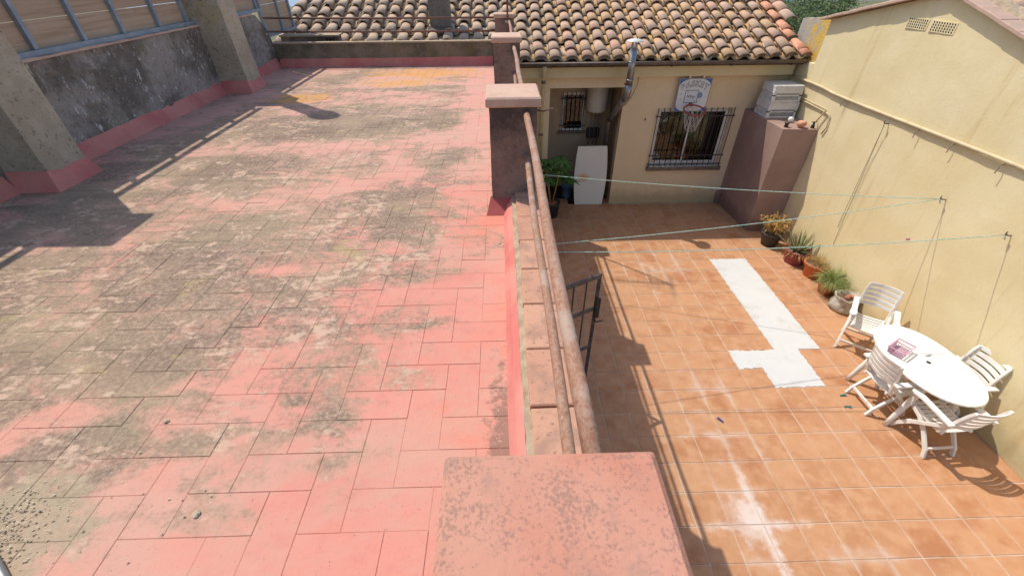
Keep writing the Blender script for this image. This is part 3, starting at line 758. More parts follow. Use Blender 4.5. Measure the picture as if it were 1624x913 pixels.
for zz in (WZ0+.06, WZ0+.25, WZ1-.14): MB().box(WX0-.05, WX1+.05, 8.792, 8.808, zz-.01, zz+.01).build('grille_bar', 'blackiron', win)
cu = MB(); rings = []
for i in range(90):
    x = 3.95+.7*i/89; y = 9.12+.03*math.sin(i*.75); rings.append([(x, y, .85), (x, y, 2.1), (x, y+.004, 2.1), (x, y+.004, .85)])
cu.loft(rings).build('curtain', 'curtain', win)
# alcove window
ww = MB(); A0, A1, Z0, Z1 = 1.34, 1.86, 1.36, 2.17
for (a, b, c, d) in ((A0, A1, Z0, Z0+.045), (A0, A1, Z1-.045, Z1), (A0, A0+.045, Z0+.045, Z1-.045), (A1-.045, A1, Z0+.045, Z1-.045)): ww.box(a, b, AY-.012, AY+.04, c, d)
w2 = ww.build('window', 'whitepaint', ho)
MB().box(A0+.046, A1-.046, AY+.01, AY+.015, Z0+.046, Z1-.046).build('pane', 'glass', w2)
MB().box(A0-.05, A1+.05, AY-.07, AY-.013, Z0-.06, Z0-.002).build('sill', 'gutter', w2)
for k in range(6): MB().tube([(A0+.02+k*.096, AY-.04, Z0-.01), (A0+.02+k*.096, AY-.04, Z1+.01)], .008, 6).build('grille_bar', 'blackiron', w2)
for zz in (Z0+.12, Z1-.12): MB().box(A0-.03, A1+.03, AY-.049, AY-.032, zz-.009, zz+.009).build('grille_bar', 'blackiron', w2)
# loose cable drooping on the wall, anchor bolt
MB().tube([(2.66, YB-.008, 2.69), (2.66, YB-.008, 2.55), (2.60, YB-.008, 2.35), (2.50, YB-.008, 2.18), (2.40, YB-.008, 2.10)], .005, 5).build('cable', 'cord', ho)
MB().tube([(2.93, YB, 1.88), (2.93, YB-.035, 1.88), (2.93, YB-.04, 1.86)], .012, 6).build('wall_bolt', 'rustdark', ho)
# chimney on the roof
ch = thing('chimney', (-1.15, 9.7, 3.4), 'square grey-brown chimney rising out of the tiled roof', 'chimney')
MB().box(-1.34, -.95, 9.52, 9.88, 3.30, 4.9).build('shaft', 'chimney', ch, bevel=.012)
MB().box(-1.40, -.89, 9.46, 9.94, 4.901, 4.96).build('slab', 'chimney', ch)
fm = MB(); fm.loft([[(-1.37, 9.48, 3.26), (-.92, 9.48, 3.26), (-.90, 9.44, 3.40), (-1.39, 9.44, 3.40)], [(-1.37, 9.50, 3.26), (-.92, 9.50, 3.26), (-.92, 9.515, 3.47), (-1.37, 9.515, 3.47)]]); fm.build('flashing', 'darkmortar', ch)

# ================================================================ antenna at the farthest pillar
an = thing('antenna', (.13, 8.11, 3.4), 'thin dark antenna mast clamped to the farthest railing pillar', 'antenna')
MB().tube([(.13, 8.115, 3.35), (.125, 8.115, 5.88)], .016, 8).build('mast', 'rustdark', an, True)
for zz in (3.45, 3.64): MB().box(.09, .17, 8.09, 8.19, zz, zz+.03).build('clamp', 'steel', an)
bd_ = (Vector((-.848, 8.27, 5.80))-Vector((.125, 8.1, 5.84)))
p0 = Vector((.22, 8.09, 5.84))
MB().tube([p0, p0+bd_*1.08], .012, 6).build('boom', 'zinc', an)
bn = bd_.normalized(); sd_ = Vector((-bn.y, bn.x, 0))
for k in range(9):
    c = p0+bd_*(.30+.085*k); L = .16-.006*k
    MB().tube([c-sd_*L, c+sd_*L], .005, 5).build('element', 'zinc', an)
for s_ in (-1, 1):
    c = p0+bd_*.10
    for k in range(4): MB().tube([c+Vector((0, 0, s_*(.06+.09*k)))-sd_*.30+bn*(.05*k), c+Vector((0, 0, s_*(.06+.09*k)))+sd_*.30+bn*(.05*k)], .006, 5).build('reflector_rod', 'zinc', an)
    MB().tube([c, c+Vector((0, 0, s_*.36))+bn*.17], .008, 5).build('reflector_arm', 'zinc', an)
wr = MB(); wr.tube([(.145, 8.10, 3.66), (.20, 8.10, 3.60), (.23, 8.09, 3.50), (.245, 8.10, 3.36), (.25, 8.12, 3.1)], .006, 6).build('cable', 'steel', an, True)

li = MB(); li.lathe([(.055, 0), (.06, .006), (.06, .016), (.05, .02), (0, .02)], 18, (.165, 5.12, 3.136))
tag(li.build('lid', 'white', smooth=False), 'small white saucer on the parapet coping just before the third pillar', 'lid')  # small white item of unclear use, modelled as a plastic lid

# ================================================================ flue pipe and water heater in the alcove
fp = thing('flue_pipe', (2.36, 8.6, 1.1), 'galvanised flue pipe with disc cap rising past the gutter from the alcove', 'flue')
MB().tube([(2.35, 8.33, 2.60), (2.345, 8.33, 3.22)], .062, 18).build('upper_pipe', 'zinc', fp, True)
MB().tube([(2.35, 8.33, 2.70), (2.35, 8.33, 2.73)], .069, 18).build('collar', 'zinc', fp, True)
MB().tube([(2.345, 8.33, 3.0), (2.345, 8.33, 3.02)], .066, 18).build('collar', 'zinc', fp, True)
MB().tube([(2.35, 8.33, 2.63), (2.35, 8.335, 2.52), (2.345, 8.37, 2.43), (2.34, 8.45, 2.36)], .068, 18).build('elbow', 'zinc', fp, True)
MB().tube([(2.34, 8.44, 2.37), (2.30, 9.1, 1.86), (2.29, 9.2, 1.77)], .062, 18).build('slanted_pipe', 'zincdark', fp, True)
MB().tube([(2.29, 9.19, 1.79), (2.29, 9.25, 1.66), (2.29, 9.26, 1.0)], .06, 16).build('lower_pipe', 'zincdark', fp, True)
MB().tube([(2.34, 8.60, 2.60), (2.34, 8.35, 2.60)], .012, 6).build('bracket', 'gutter', fp)
for k in range(4):
    a = math.pi/4+k*math.pi/2; MB().box(2.345+.05*math.cos(a)-.008, 2.345+.05*math.cos(a)+.008, 8.33+.05*math.sin(a)-.004, 8.33+.05*math.sin(a)+.004, 3.215, 3.33).build('cap_strut', 'zinc', fp)
MB().lathe([(.0, 3.375), (.09, 3.36), (.145, 3.335), (.147, 3.328), (.0, 3.328)][::-1], 24, (2.345, 8.33, 0), cap=False).build('rain_cap', 'heater', fp, True)
wh = thing('water_heater', (2.07, 9.6, 1.85), 'white cylindrical water heater hanging high in the alcove', 'water heater')
MB().lathe([(.10, 1.83), (.20, 1.845), (.225, 1.88), (.225, 2.52), (.2, 2.58)], 28, (2.07, 9.62, 0)).build('tank', 'heater', wh, True)
for k, x in enumerate((1.98, 2.08, 2.17)): MB().tube([(x, 9.66, 1.84), (x, 9.68, 1.5), (x+.02, 9.70, 1.2), (x+.02, 9.80, 1.05)], .011, 6).build('water_pipe', 'zincdark', wh, True)
MB().box(1.95, 2.24, 9.78, 9.85, 1.20, 1.42).build('valve_block', 'blackiron', wh)
# leaning white board with bulging sides
lb = MB(); pr = []
for i in range(13):
    v = i/12; hw_ = .315+.045*math.sin(math.pi*v); pr.append((hw_, v*1.30))
ang = rad(7)
def lp(x, h, t): return (1.945+x, 8.80+math.sin(ang)*h+math.cos(ang)*t, math.cos(ang)*h-math.sin(ang)*t+.006)
out = [(-a, b) for a, b in pr]+[(a, b) for a, b in pr[::-1]]
lb.loft([[lp(x, h, 0) for x, h in out], [lp(x, h, .028) for x, h in out]])
tag(lb.build('leaning_panel', 'panel', bevel=.004), 'white barrel-sided tabletop panel leaning in the alcove opening', 'panel')
bk = MB(); bk.lathe([(.10, 0), (.135, .25), (.14, .25), (.125, .245), (.095, .02)], 20, (1.50, 9.25, .002), cap=False); bk.lathe([(.1, .004), (.0, .004)], 20, (1.50, 9.25, .002), cap=False)
tag(bk.build('bucket', 'bluebucket', smooth=True), 'dark blue bucket on the alcove floor behind the leaning panel', 'bucket')

# ================================================================ basketball hoop
bh = thing('basketball_hoop', (3.76, 8.75, 2.0), 'white and blue backboard reading BASKET with red rim above the barred window', 'basketball hoop')
BX0, BX1, BZ0, BZ1, BY = 3.445, 4.075, 2.035, 2.645, 8.742
MB().box(BX0, BX1, BY, BY+.016, BZ0, BZ1).build('backboard', 'boardwhite', bh, bevel=.004)
cx, cz = (BX0+BX1)/2, (BZ0+BZ1)/2
def corner(sx, sz):
    x = BX0+.012 if sx < 0 else BX1-.012; z_ = BZ0+.012 if sz < 0 else BZ1-.012
    lx, lz = (.20, .12) if sz > 0 else (.16, .12); n = 10; pts = [(x, BY-.0015, z_)]
    for i in range(n+1):
        t = i/n; px = x-sx*lx*(1-t)**1.6; pz = z_-sz*lz*t**1.6; pts.append((px, BY-.0015, pz))
    m = MB(); m.addm(pts, [tuple(range(len(pts)))]); m.build('blue_corner', 'boardblue', bh)
for sx in (-1, 1):
    for sz in (-1, 1): corner(sx, sz)
def frame2d(x0, x1, z0, z1, t, y, name, mat):
    m = MB()
    for a, b, c, d in ((x0, x1, z0, z0+t), (x0, x1, z1-t, z1), (x0, x0+t, z0+t, z1-t), (x1-t, x1, z0+t, z1-t)): m.addm([(a, y, c), (b, y, c), (b, y, d), (a, y, d)], [(0, 1, 2, 3)])
    m.build(name, mat, bh)
frame2d(BX0+.003, BX1-.003, BZ0+.003, BZ1-.003, .006, BY-.0008, 'border_line', 'boarddark')
frame2d(3.60, 3.865, 2.20, 2.435, .010, BY-.0015, 'target_square', 'boarddark')
m = MB(); n = 24; m.addm([(3.895+.052*math.cos(2*math.pi*i/n), BY-.0022, 2.34+.052*math.sin(2*math.pi*i/n)) for i in range(n)], [tuple(range(n))]); m.build('ball_emblem', 'boardblue', bh)
m = MB()
for k, (dz, ln) in enumerate(((.028, .036), (.008, .05), (-.012, .05), (-.03, .035))):
    m.bar((3.895-ln, BY-.003, 2.34+dz-.006), (3.895+ln*.9, BY-.003, 2.34+dz+.010), .001, .005)
m.build('ball_lines', 'boardwhite', bh)
# scribbled logo in the square, small star outlines
m = MB(); pts = []
for i in range(40):
    t = i/39; pts.append((3.645+.16*t, BY-.003, 2.315+.026*math.sin(t*22)*(1-.3*t)+.012*math.sin(t*5)))
m.tube(pts, .0035, 4); m.build('script_logo', 'boarddark', bh)
m = MB()
for sx, sz, r in ((3.52, 2.36, .018), (3.53, 2.27, .02), (3.65, 2.40, .013), (3.83, 2.405, .012), (3.82, 2.23, .014)):
    p = [(sx+(r if i % 2 == 0 else r*.45)*math.sin(i*math.pi/5), BY-.002, sz+(r if i % 2 == 0 else r*.45)*math.cos(i*math.pi/5)) for i in range(11)]
    m.tube(p, .0016, 4)
m.build('star_outlines', 'boarddark', bh)
def letter(chr_, size, off):
    c = bpy.data.curves.new('letter', 'FONT'); c.body = chr_; c.size = size; c.align_x = 'CENTER'; c.align_y = 'CENTER'; c.offset = off
    o = bpy.data.objects.new('tmp', c); COL.objects.link(o); bpy.context.view_layer.update()
    me = bpy.data.meshes.new_from_object(o.evaluated_get(bpy.context.evaluated_depsgraph_get())); bpy.data.objects.remove(o); return me
for i, chx in enumerate('BASKET'):
    t = (i-2.5); a = -t*.13; x = cx+t*.088; z_ = 2.515+.030-abs(t)**2*.0095
    for off, mt, dy in ((.007, 'boarddark', .0018), (.0, 'boardwhite', .0030)):
        me = letter(chx, .135, off); me.materials.clear(); me.materials.append(MT[mt])
        M4 = Matrix.Translation((0, 0, 0)) @ Matrix.Rotation(-a if False else a, 4, 'Y').inverted() @ Matrix.Rotation(math.pi/2, 4, 'X')
        me.transform(M4)
        o = inst('letter' if mt == 'boardwhite' else 'letter_outline', me, bh, (x, BY-dy, z_))
for x in (3.63, 3.90): MB().box(x-.015, x+.015, BY, BY+.085, BZ1+.001, BZ1+.04).build('hook', 'white', bh)
rc = (3.745, 8.47, 2.13); rr = .20
RTL = .24
rim = MB(); pts = [(rc[0]+rr*math.cos(2*math.pi*i/32), rc[1]+rr*math.sin(2*math.pi*i/32), rc[2]+RTL*rr*math.sin(2*math.pi*i/32)) for i in range(33)]
rim.tube(pts, .014, 8).build('rim', 'rimred', bh, True)
MB().box(3.715, 3.775, 8.660, 8.741, 2.155, 2.20).build('rim_bracket', 'rimred', bh)
nt_ = MB(); N = 12
for lv in range(4):
    f0, f1 = lv/4, (lv+1)/4
    for i in range(N):
        for dr in (-.5, .5):
            a0 = 2*math.pi*(i+.5*(lv % 2))/N; a1 = a0+2*math.pi*dr/N
            q0, q1 = rr*(1-.48*f0), rr*(1-.48*f1)
            nt_.tube([(rc[0]+q0*math.cos(a0), rc[1]+q0*math.sin(a0), rc[2]-.36*f0+RTL*q0*math.sin(a0)), (rc[0]+q1*math.cos(a1), rc[1]+q1*math.sin(a1), rc[2]-.36*f1+RTL*q1*math.sin(a1))], .0042, 4)
nt_.build('net', 'net', bh)

# ================================================================ brown cabinet block in the corner with crates
CX0, CY0, CZ = 4.99, 7.49, 2.055
cb = thing('brown_block', (5.3, 8.2, 0), 'tall brown painted masonry block in the courtyard corner', 'masonry block')
MB().prism([(CX0, CY0), (xw(CY0)-.004, CY0-.06), (xw(8.83)-.004, 8.832), (4.935, 8.832)], .001, CZ).build('body', 'brown', cb, bevel=.008)
MB().box(4.86, 4.93, 8.72, 8.835, .001, .28).build('side_stub', 'brown', cb)
def crate(z0, label, seed):
    t = thing('plastic_crate', (5.27, 8.36, z0), label, 'crate', 'upturned plastic crates on the brown block')
    x0, x1, y0, y1, h = 4.995, 5.545, 8.14, 8.60, .275
    iy = .012 if seed else 0
    x0 += iy; x1 -= iy; y0 += iy; y1 -= iy
    tk = .012
    def side(p, q, nrm):
        m = MB(); p, q = Vector(p), Vector(q); d = q-p; nrm = Vector(nrm)
        def slab(a, b, c, e, off=0):
            A = p+d*a; B = p+d*b; o_ = nrm*off; th = nrm*tk
            pts = [A+o_, B+o_, B+o_-th, A+o_-th]
            m.loft([[v+Vector((0, 0, c)) for v in pts], [v+Vector((0, 0, e)) for v in pts]])
        slab(0, 1, .155, h); slab(0, 1, 0, .03, .006); slab(0, 1, .10, .12); slab(0, .09, .03, .155); slab(.91, 1, .03, .155)
        for k in range(15):
            a = .10+.80*k/15; slab(a, a+.018, .03, .10); slab(a+.01, a+.026, .12, .155)
        slab(0, 1, .15, .165, .006); slab(0, 1, .25, .262, .005)
        return m
    side((x0, y0, z0), (x1, y0, z0), (0, -1, 0)).build('side_panel', 'crate', t)
    side((x1, y1, z0), (x0, y1, z0), (0, 1, 0)).build('side_panel', 'crate', t)
    side((x0, y1-tk, z0), (x0, y0+tk, z0), (-1, 0, 0)).build('side_panel', 'crate', t)
    side((x1, y0+tk, z0), (x1, y1-tk, z0), (1, 0, 0)).build('side_panel', 'crate', t)
    m = MB()
    for k in range(9): m.box(x0+tk, x1-tk, y0+tk+k*.049, y0+tk+k*.049+.03, z0+h-.012, z0+h-.001)
    for k in range(5): m.box(x0+.03+k*.115, x0+.06+k*.115, y0+tk, y1-tk, z0+h-.024, z0+h-.013)
    m.build('base_grid', 'crate', t)
crate(CZ+.004, 'lower of two upturned white plastic crates on the brown block', 0)
crate(CZ+.284, 'topmost upturned white plastic crate, highest thing on the brown block', 1)
kn = MB(); kn.lathe([(.035, 0), (.03, .06), (.045, .065), (.045, .08), (.02, .085)], 14, (5.09, 7.60, CZ+.001)); tag(kn.build('cup', 'blackpot', smooth=True), 'small black cup on the block edge before the crates', 'cup')
kn = MB(); kn.lathe([(.0, 0), (.035, .012), (.05, .05), (.035, .085), (.0, .097)], 16, (5.32, 7.88, CZ+.001), cap=False); tag(kn.build('ball', 'white', smooth=True), 'little white ball lying before the crates', 'ball')
kn = MB(); kn.lathe([(.04, 0), (.055, .03), (.075, .05), (.07, .10), (.04, .115), (0, .118)], 14, (5.33, 7.56, CZ+.001), True); tag(kn.jitter(.006, 2).build('clay_cup', 'roofnew', smooth=True), 'small upturned orange clay cup at the block front edge', 'cup')
vt = thing('tap', (5.52, 7.50, CZ), 'little black stop tap beside the wall on the brown block', 'tap')
MB().lathe([(.03, 0), (.03, .05), (.018, .06), (.018, .10)], 12, (5.52, 7.52, CZ+.001)).build('body', 'blackiron', vt, True)
MB().bar((5.47, 7.52, CZ+.105), (5.57, 7.52, CZ+.105), .016, .01).build('lever', 'blackiron', vt)
wp = thing('water_pipe', (5.55, 7.6, 2.3), 'thin cream water pipes bending down to the brown block', 'pipe')
MB().tube([(xw(8.8)-.03, 8.82, 2.42), (xw(8)-.03, 8.0, 2.41), (xw(7.4)-.03, 7.42, 2.395), (xw(7.4)-.05, 7.40, 2.37), (5.53, 7.50, 2.17)], .011, 8).build('pipe', 'conduit', wp, True)
MB().tube([(xw(8.8)-.03, 8.82, 2.38), (xw(8)-.03, 8.0, 2.37), (xw(7.4)-.03, 7.40, 2.355), (xw(7.3)-.025, 7.28, 2.33), (xw(7.25)-.02, 7.24, 2.15), (xw(7.3)-.02, 7.30, 2.02)], .011, 8).build('pipe', 'conduit', wp, True)

# ================================================================ neighbour's yellow gable wall and roof
nh = thing('neighbour_house', (6.6, 5, 0), 'yellow stuccoed gable wall with vents and clay verge along the right', 'house')
PK = (6.12, 4.10)
def gtop(y): return PK[1]-(y-PK[0])*.222 if y > PK[0] else PK[1]-(PK[0]-y)*.30
yl = [-2.5+.16*i for i in range(68)]; yl = [v for v in yl if v < 8.24]+[8.24]
vs = []; fs = []; NZ = 44
for y in yl:
    for k in range(NZ+1):
        zz = gtop(y)*k/NZ; vs.append((xw(y)+.010*nz(y, zz, 1, 1.3)+.004*nz(y, zz, 4, 6), y, zz))
for i in range(len(yl)-1):
    for k in range(NZ):
        a = i*(NZ+1)+k; fs.append((a, a+NZ+1, a+NZ+2, a+1))
MB().addm(vs, fs).build('wall', 'yellow', nh, True)
MB().loft([[(xw(y)+.03, y, 0), (xw(y)+.25, y, 0), (xw(y)+.25, y, gtop(y)-.01), (xw(y)+.03, y, gtop(y)-.01)] for y in yl]).build('wall_core', 'yellow', nh)
MB().loft([[(xw(8.3), y, 0), (xw(8.3)+.3, y, 0), (xw(8.3)+.3, y, 2.95), (xw(8.3), y, 2.95)] for y in (8.245, 8.95)]).build('wall_return', 'yellow', nh)
def lt(y): return 3.62-.05*(y-8.24)/.9
ys_ = [8.245+.08*i for i in range(14)]
MB().loft([[(5.755+.02*nz(y, 1, 0, 6), y, 2.951), (6.05, y, 2.951), (6.05, y, lt(y)+.03*nz(y, 2, 1, 5)), (5.76, y, lt(y)+.03*nz(y, 3, 1, 5))] for y in ys_]).build('lichen_wall', 'lichen', nh)
MB().box(6.1, 11.5, -2.4, 8.9, .0, 2.9).build('house_body', 'yellow', nh)
rp = MB()
def under(x): return [(x, 8.75, gtop(8.75)-.005), (x, PK[0], PK[1]+.012), (x, -2.5, gtop(-2.5)+.012), (x, -2.5, gtop(-2.5)-.15), (x, PK[0], PK[1]-.14), (x, 8.75, gtop(8.75)-.15)]
rp.loft([under(5.80), under(11.6)]); nr = rp.build('roof', 'roofdeck', nh)
sa, sb = math.atan(.222), math.atan(.30)
vb = MB().bbox(-.14, .105, 0, .285, 0, .035, .006).mesh('verge_tile', 'verge')
y = PK[0]+.02
while y < 8.3:
    q = random.Random(int(y*50)); inst('verge_tile', vb, nr, (xw(y)+.035, y, gtop(y)+.012+q.uniform(-.003, .004)), (-sa, q.uniform(-.02, .02), q.uniform(-.01, .01))); y += .29*math.cos(sa)
y = PK[0]-.02
while y > -1.5:
    q = random.Random(int(y*50)+9); inst('verge_tile', vb, nr, (xw(y)+.035, y, gtop(y)+.012+q.uniform(-.003, .004)), (sb, q.uniform(-.02, .02), math.pi+q.uniform(-.01, .01)) if False else (sb, 0, 0)); y -= .29*math.cos(sb)
mb_ = MB(); mb_.loft([[(xw(y)+.10, y, gtop(y)+.045), (xw(y)+.22, y, gtop(y)+.045), (xw(y)+.22, y, gtop(y)+.11+R.uniform(-.01, .01)), (xw(y)+.12, y, gtop(y)+.085+R.uniform(-.01, .01))] for y in [8.4-.14*i for i in range(70)]]); mb_.build('verge_mortar', 'mortar', nr)
for ci in range(5):
    x = 5.93+ci*.26
    for ri in range(7): inst('cover_tile', cvme[(ci+ri) % 3], nr, (x, 8.62-ri*.37, gtop(8.62-ri*.37)+.06), (sa-.035, 0, math.pi))
    for ri in range(9): inst('cover_tile', cvme[(ci+ri+1) % 3], nr, (x, 3.0+ri*.345, gtop(3.0+ri*.345)+.06), (sb-.035, 0, 0))
# vents: two blocks of slanted slots
for (ya, yb, za, zb) in ((6.62, 6.27, 3.675, 3.80), (6.22, 5.84, 3.675, 3.80)):
    t = MB(); xx = xw((ya+yb)/2)-.001
    fr = MB().box(xx-.004, xx+.02, yb, ya, za, zb).build('vent', 'yellow', nh)
    for r_ in range(4):
        for c_ in range(9):
            yy_ = yb+.02+c_*(ya-yb-.03)/9; zz = za+.012+r_*.028
            MB().addm([(xx-.0055, yy_, zz), (xx-.0055, yy_+.018, zz), (xx-.0055, yy_+.026, zz+.02), (xx-.0055, yy_+.008, zz+.02)], [(0, 1, 2, 3)]).build('slot', 'dark', fr)
# painted conduit along the yellow wall
cd_ = thing('wall_conduit', (5.5, 5, 2.65), 'long painted conduit clipped across the yellow wall', 'conduit')
pts = [(xw(y)-.03+.006*math.sin(y*2.3), y, 2.655+.008*math.sin(y*1.7)+(.02 if y > 7.6 else 0)) for y in [8.8-.35*i for i in range(32)]]
MB().tube(pts, .021, 10).build('pipe', 'conduit', cd_, True)
for y in (7.1, 5.55, 5.0, 4.35, 3.4): MB().tube([(xw(y)-.005, y, 2.63), (xw(y)-.05, y, 2.60), (xw(y)-.055, y, 2.52)], .006, 6).build('clip', 'cord', cd_)

# ================================================================ clotheslines
hk = [(6.08, 2.545), (4.70, 2.03), (3.83, 2.025)]
hl_ = ['iron hook with knotted cords under the conduit, farthest along the yellow wall', 'iron hook where two clotheslines meet on the yellow wall', 'iron hook holding a single clothesline, nearest on the yellow wall']
HP = []
for k, (y, z_) in enumerate(hk):
    t = thing('wall_hook', (xw(y), y, z_), hl_[k], 'hook', 'clothesline hooks in the yellow wall')
    MB().tube([(xw(y)+.02, y, z_), (xw(y)-.07, y, z_+.01), (xw(y)-.085, y, z_+.03), (xw(y)-.08, y, z_+.055)], .007, 6).build('hook', 'rustdark', t, True)
    kk = MB(); kk.tube([(xw(y)-.06, y-.01, z_+.015), (xw(y)-.065, y+.015, z_+.03), (xw(y)-.07, y, z_-.01), (xw(y)-.06, y-.012, z_-.04)], .007, 6).build('knot', 'rope', t, True)
    HP.append(Vector((xw(y)-.075, y, z_+.015)))
def rope(a, b, sag, label):
    a, b = Vector(a), Vector(b); pts = [a.lerp(b, i/24)-Vector((0, 0, sag*4*(i/24)*(1-i/24))) for i in range(25)]
    tag(MB().tube(pts, .0045, 6).build('clothesline', 'rope', smooth=True), label, 'clothesline', 'clotheslines over the courtyard')
rope(HP[1], (.228, 6.2, 1.87), .05, 'farther green clothesline passing before the leaning white panel')
rope(HP[1], (.228, 3.95, 1.94), .05, 'middle green clothesline rising from the railing to the shared hook')
rope(HP[2], (.228, 3.90, 1.90), .07, 'nearest green clothesline with the pink peg on it')
pa = HP[2].lerp(Vector((.228, 3.90, 1.90)), .20)
tag(MB().box(pa.x-.02, pa.x+.02, pa.y-.005, pa.y+.005, pa.z-.022, pa.z-.003).build('clothes_peg', 'pinkpeg'), 'pink peg clipped on the nearest clothesline', 'peg')
for k in range(2):
    y0 = 6.08; e = [(5.93, .62), (6.02, .9)][k]
    pts = [(xw(y0)-.05*(1-t)-.012, y0+(e[0]-y0)*t, 2.53+(e[1]-2.53)*t) for t in [i/12 for i in range(13)]]
    tag(MB().tube(pts, .0035, 5).build('hanging_cord', 'cord'), ['longer grey cord dangling from the farthest hook', 'shorter grey cord dangling from the farthest hook'][k], 'cord')

# ================================================================ iron gate leaf beside the terrace wall
P0, P1 = Vector((.26, 3.30, 0)), Vector((1.055, 3.705, 0))
gd = (P1-P0).normalized(); gl = (P1-P0).length
ga = thing('iron_gate', P0, 'dark iron gate leaf with sunlit top bar, seen past the railing pipes', 'gate')
def gp(s, z_): return P0+gd*s+Vector((0, 0, z_))
for z_, h_ in ((1.70, .05), (1.24, .045), (.62, .045), (.12, .045)): MB().bar(gp(0, z_), gp(gl, z_), .02, h_).build('rail', 'gate', ga)
for k in range(6):
    s = .02+(gl-.04)*k/5; wd = .04 if k in (0, 5) else .016
    MB().bar(gp(s, .04), gp(s, 1.675 if k < 5 else 1.70), wd, .016).build('bar', 'gate', ga)
MB().bar(gp(gl-.02, 1.12)+Vector((.02, -.02, 0)), gp(gl-.02, 1.40)+Vector((.02, -.02, 0)), .05, .03).build('lock_case', 'blackiron', ga)
MB().tube([gp(gl-.03, 1.10)+Vector((0, -.03, 0)), gp(gl-.03, 1.10)+Vector((.02, -.08, 0)), gp(gl+.07, 1.08)+Vector((.02, -.08, 0))], .009, 6).build('handle', 'blackiron', ga)

# ================================================================ table
TC = (4.885, 3.225)
tb = thing('garden_table', (TC[0], TC[1], 0), 'oval white plastic garden table by the yellow wall', 'table')
def oval(a, b, z_, n=48): return [(TC[0]+a*math.copysign(abs(math.cos(t))**.92, math.cos(t)), TC[1]+b*math.copysign(abs(math.sin(t))**.92, math.sin(t)), z_) for t in [2*math.pi*i/n for i in range(n)]]
MB().loft([oval(.36, .58, .672), oval(.405, .625, .690), oval(.413, .633, .703), oval(.409, .629, .714), oval(.395, .615, .719)]).build('tabletop', 'white_worn', tb, False, bevel=.003)
MB().lathe([(.024, .7195), (.024, .7225), (.012, .7225), (.012, .7205)], 16, (TC[0], TC[1]-.02, 0)).build('parasol_hole', 'blackiron', tb)
MB().box(4.93, 4.99, 3.30, 3.312, .7195, .7225).build('slot', 'dark', tb)
for sx in (-1, 1):
    for sy in (-1, 1):
        m = MB(); a = Vector((TC[0]+sx*.22, TC[1]+sy*.31, .69)); b = Vector((TC[0]+sx*.365, TC[1]+sy*.345, .0))
        d = (b-a)
        rr_ = []
        for i in range(7):
            t = i/6; c = a+d*t; w_ = .043-.012*t
            rr_.append([(c.x+w_*math.cos(u)*(1 if abs(math.cos(u)) > .1 else 1), c.y+w_*.8*math.sin(u), c.z) for u in [math.pi/4*k for k in range(8)]])
        m.loft(rr_).build('leg', 'white', tb, True)
MB().loft([oval(.28, .44, .62), oval(.30, .47, .671)], True).build('apron', 'white', tb)

# ================================================================ folding resin armchairs
def curved(m, x0, x1, y, z_, bow, w_, th, n=10, tilt=0):
    rings = []
    for i in range(n+1):
        t = i/n; x = x0+(x1-x0)*t; yy_ = y-bow*math.sin(math.pi*t)
        a, b = w_/2, th/2
        dy, dz = math.sin(tilt), math.cos(tilt)
        rings.append([(x, yy_+dy*a-b*dz, z_+dz*a+b*dy), (x, yy_+dy*a+b*dz, z_+dz*a-b*dy), (x, yy_-dy*a+b*dz, z_-dz*a-b*dy), (x, yy_-dy*a-b*dz, z_-dz*a+b*dy)])
    m.loft(rings); return m
def ribbon(m, pts, w_, th):   # flat strip, width along x
    pts = [Vector(p) for p in pts]; rings = []
    for i, p in enumerate(pts):
        d = (pts[min(i+1, len(pts)-1)]-pts[max(i-1, 0)]).normalized(); n_ = Vector((1, 0, 0)).cross(d).normalized()
        rings.append([p+Vector((w_/2, 0, 0))+n_*th/2, p-Vector((w_/2, 0, 0))+n_*th/2, p-Vector((w_/2, 0, 0))-n_*th/2, p+Vector((w_/2, 0, 0))-n_*th/2])
    m.loft(rings); return m
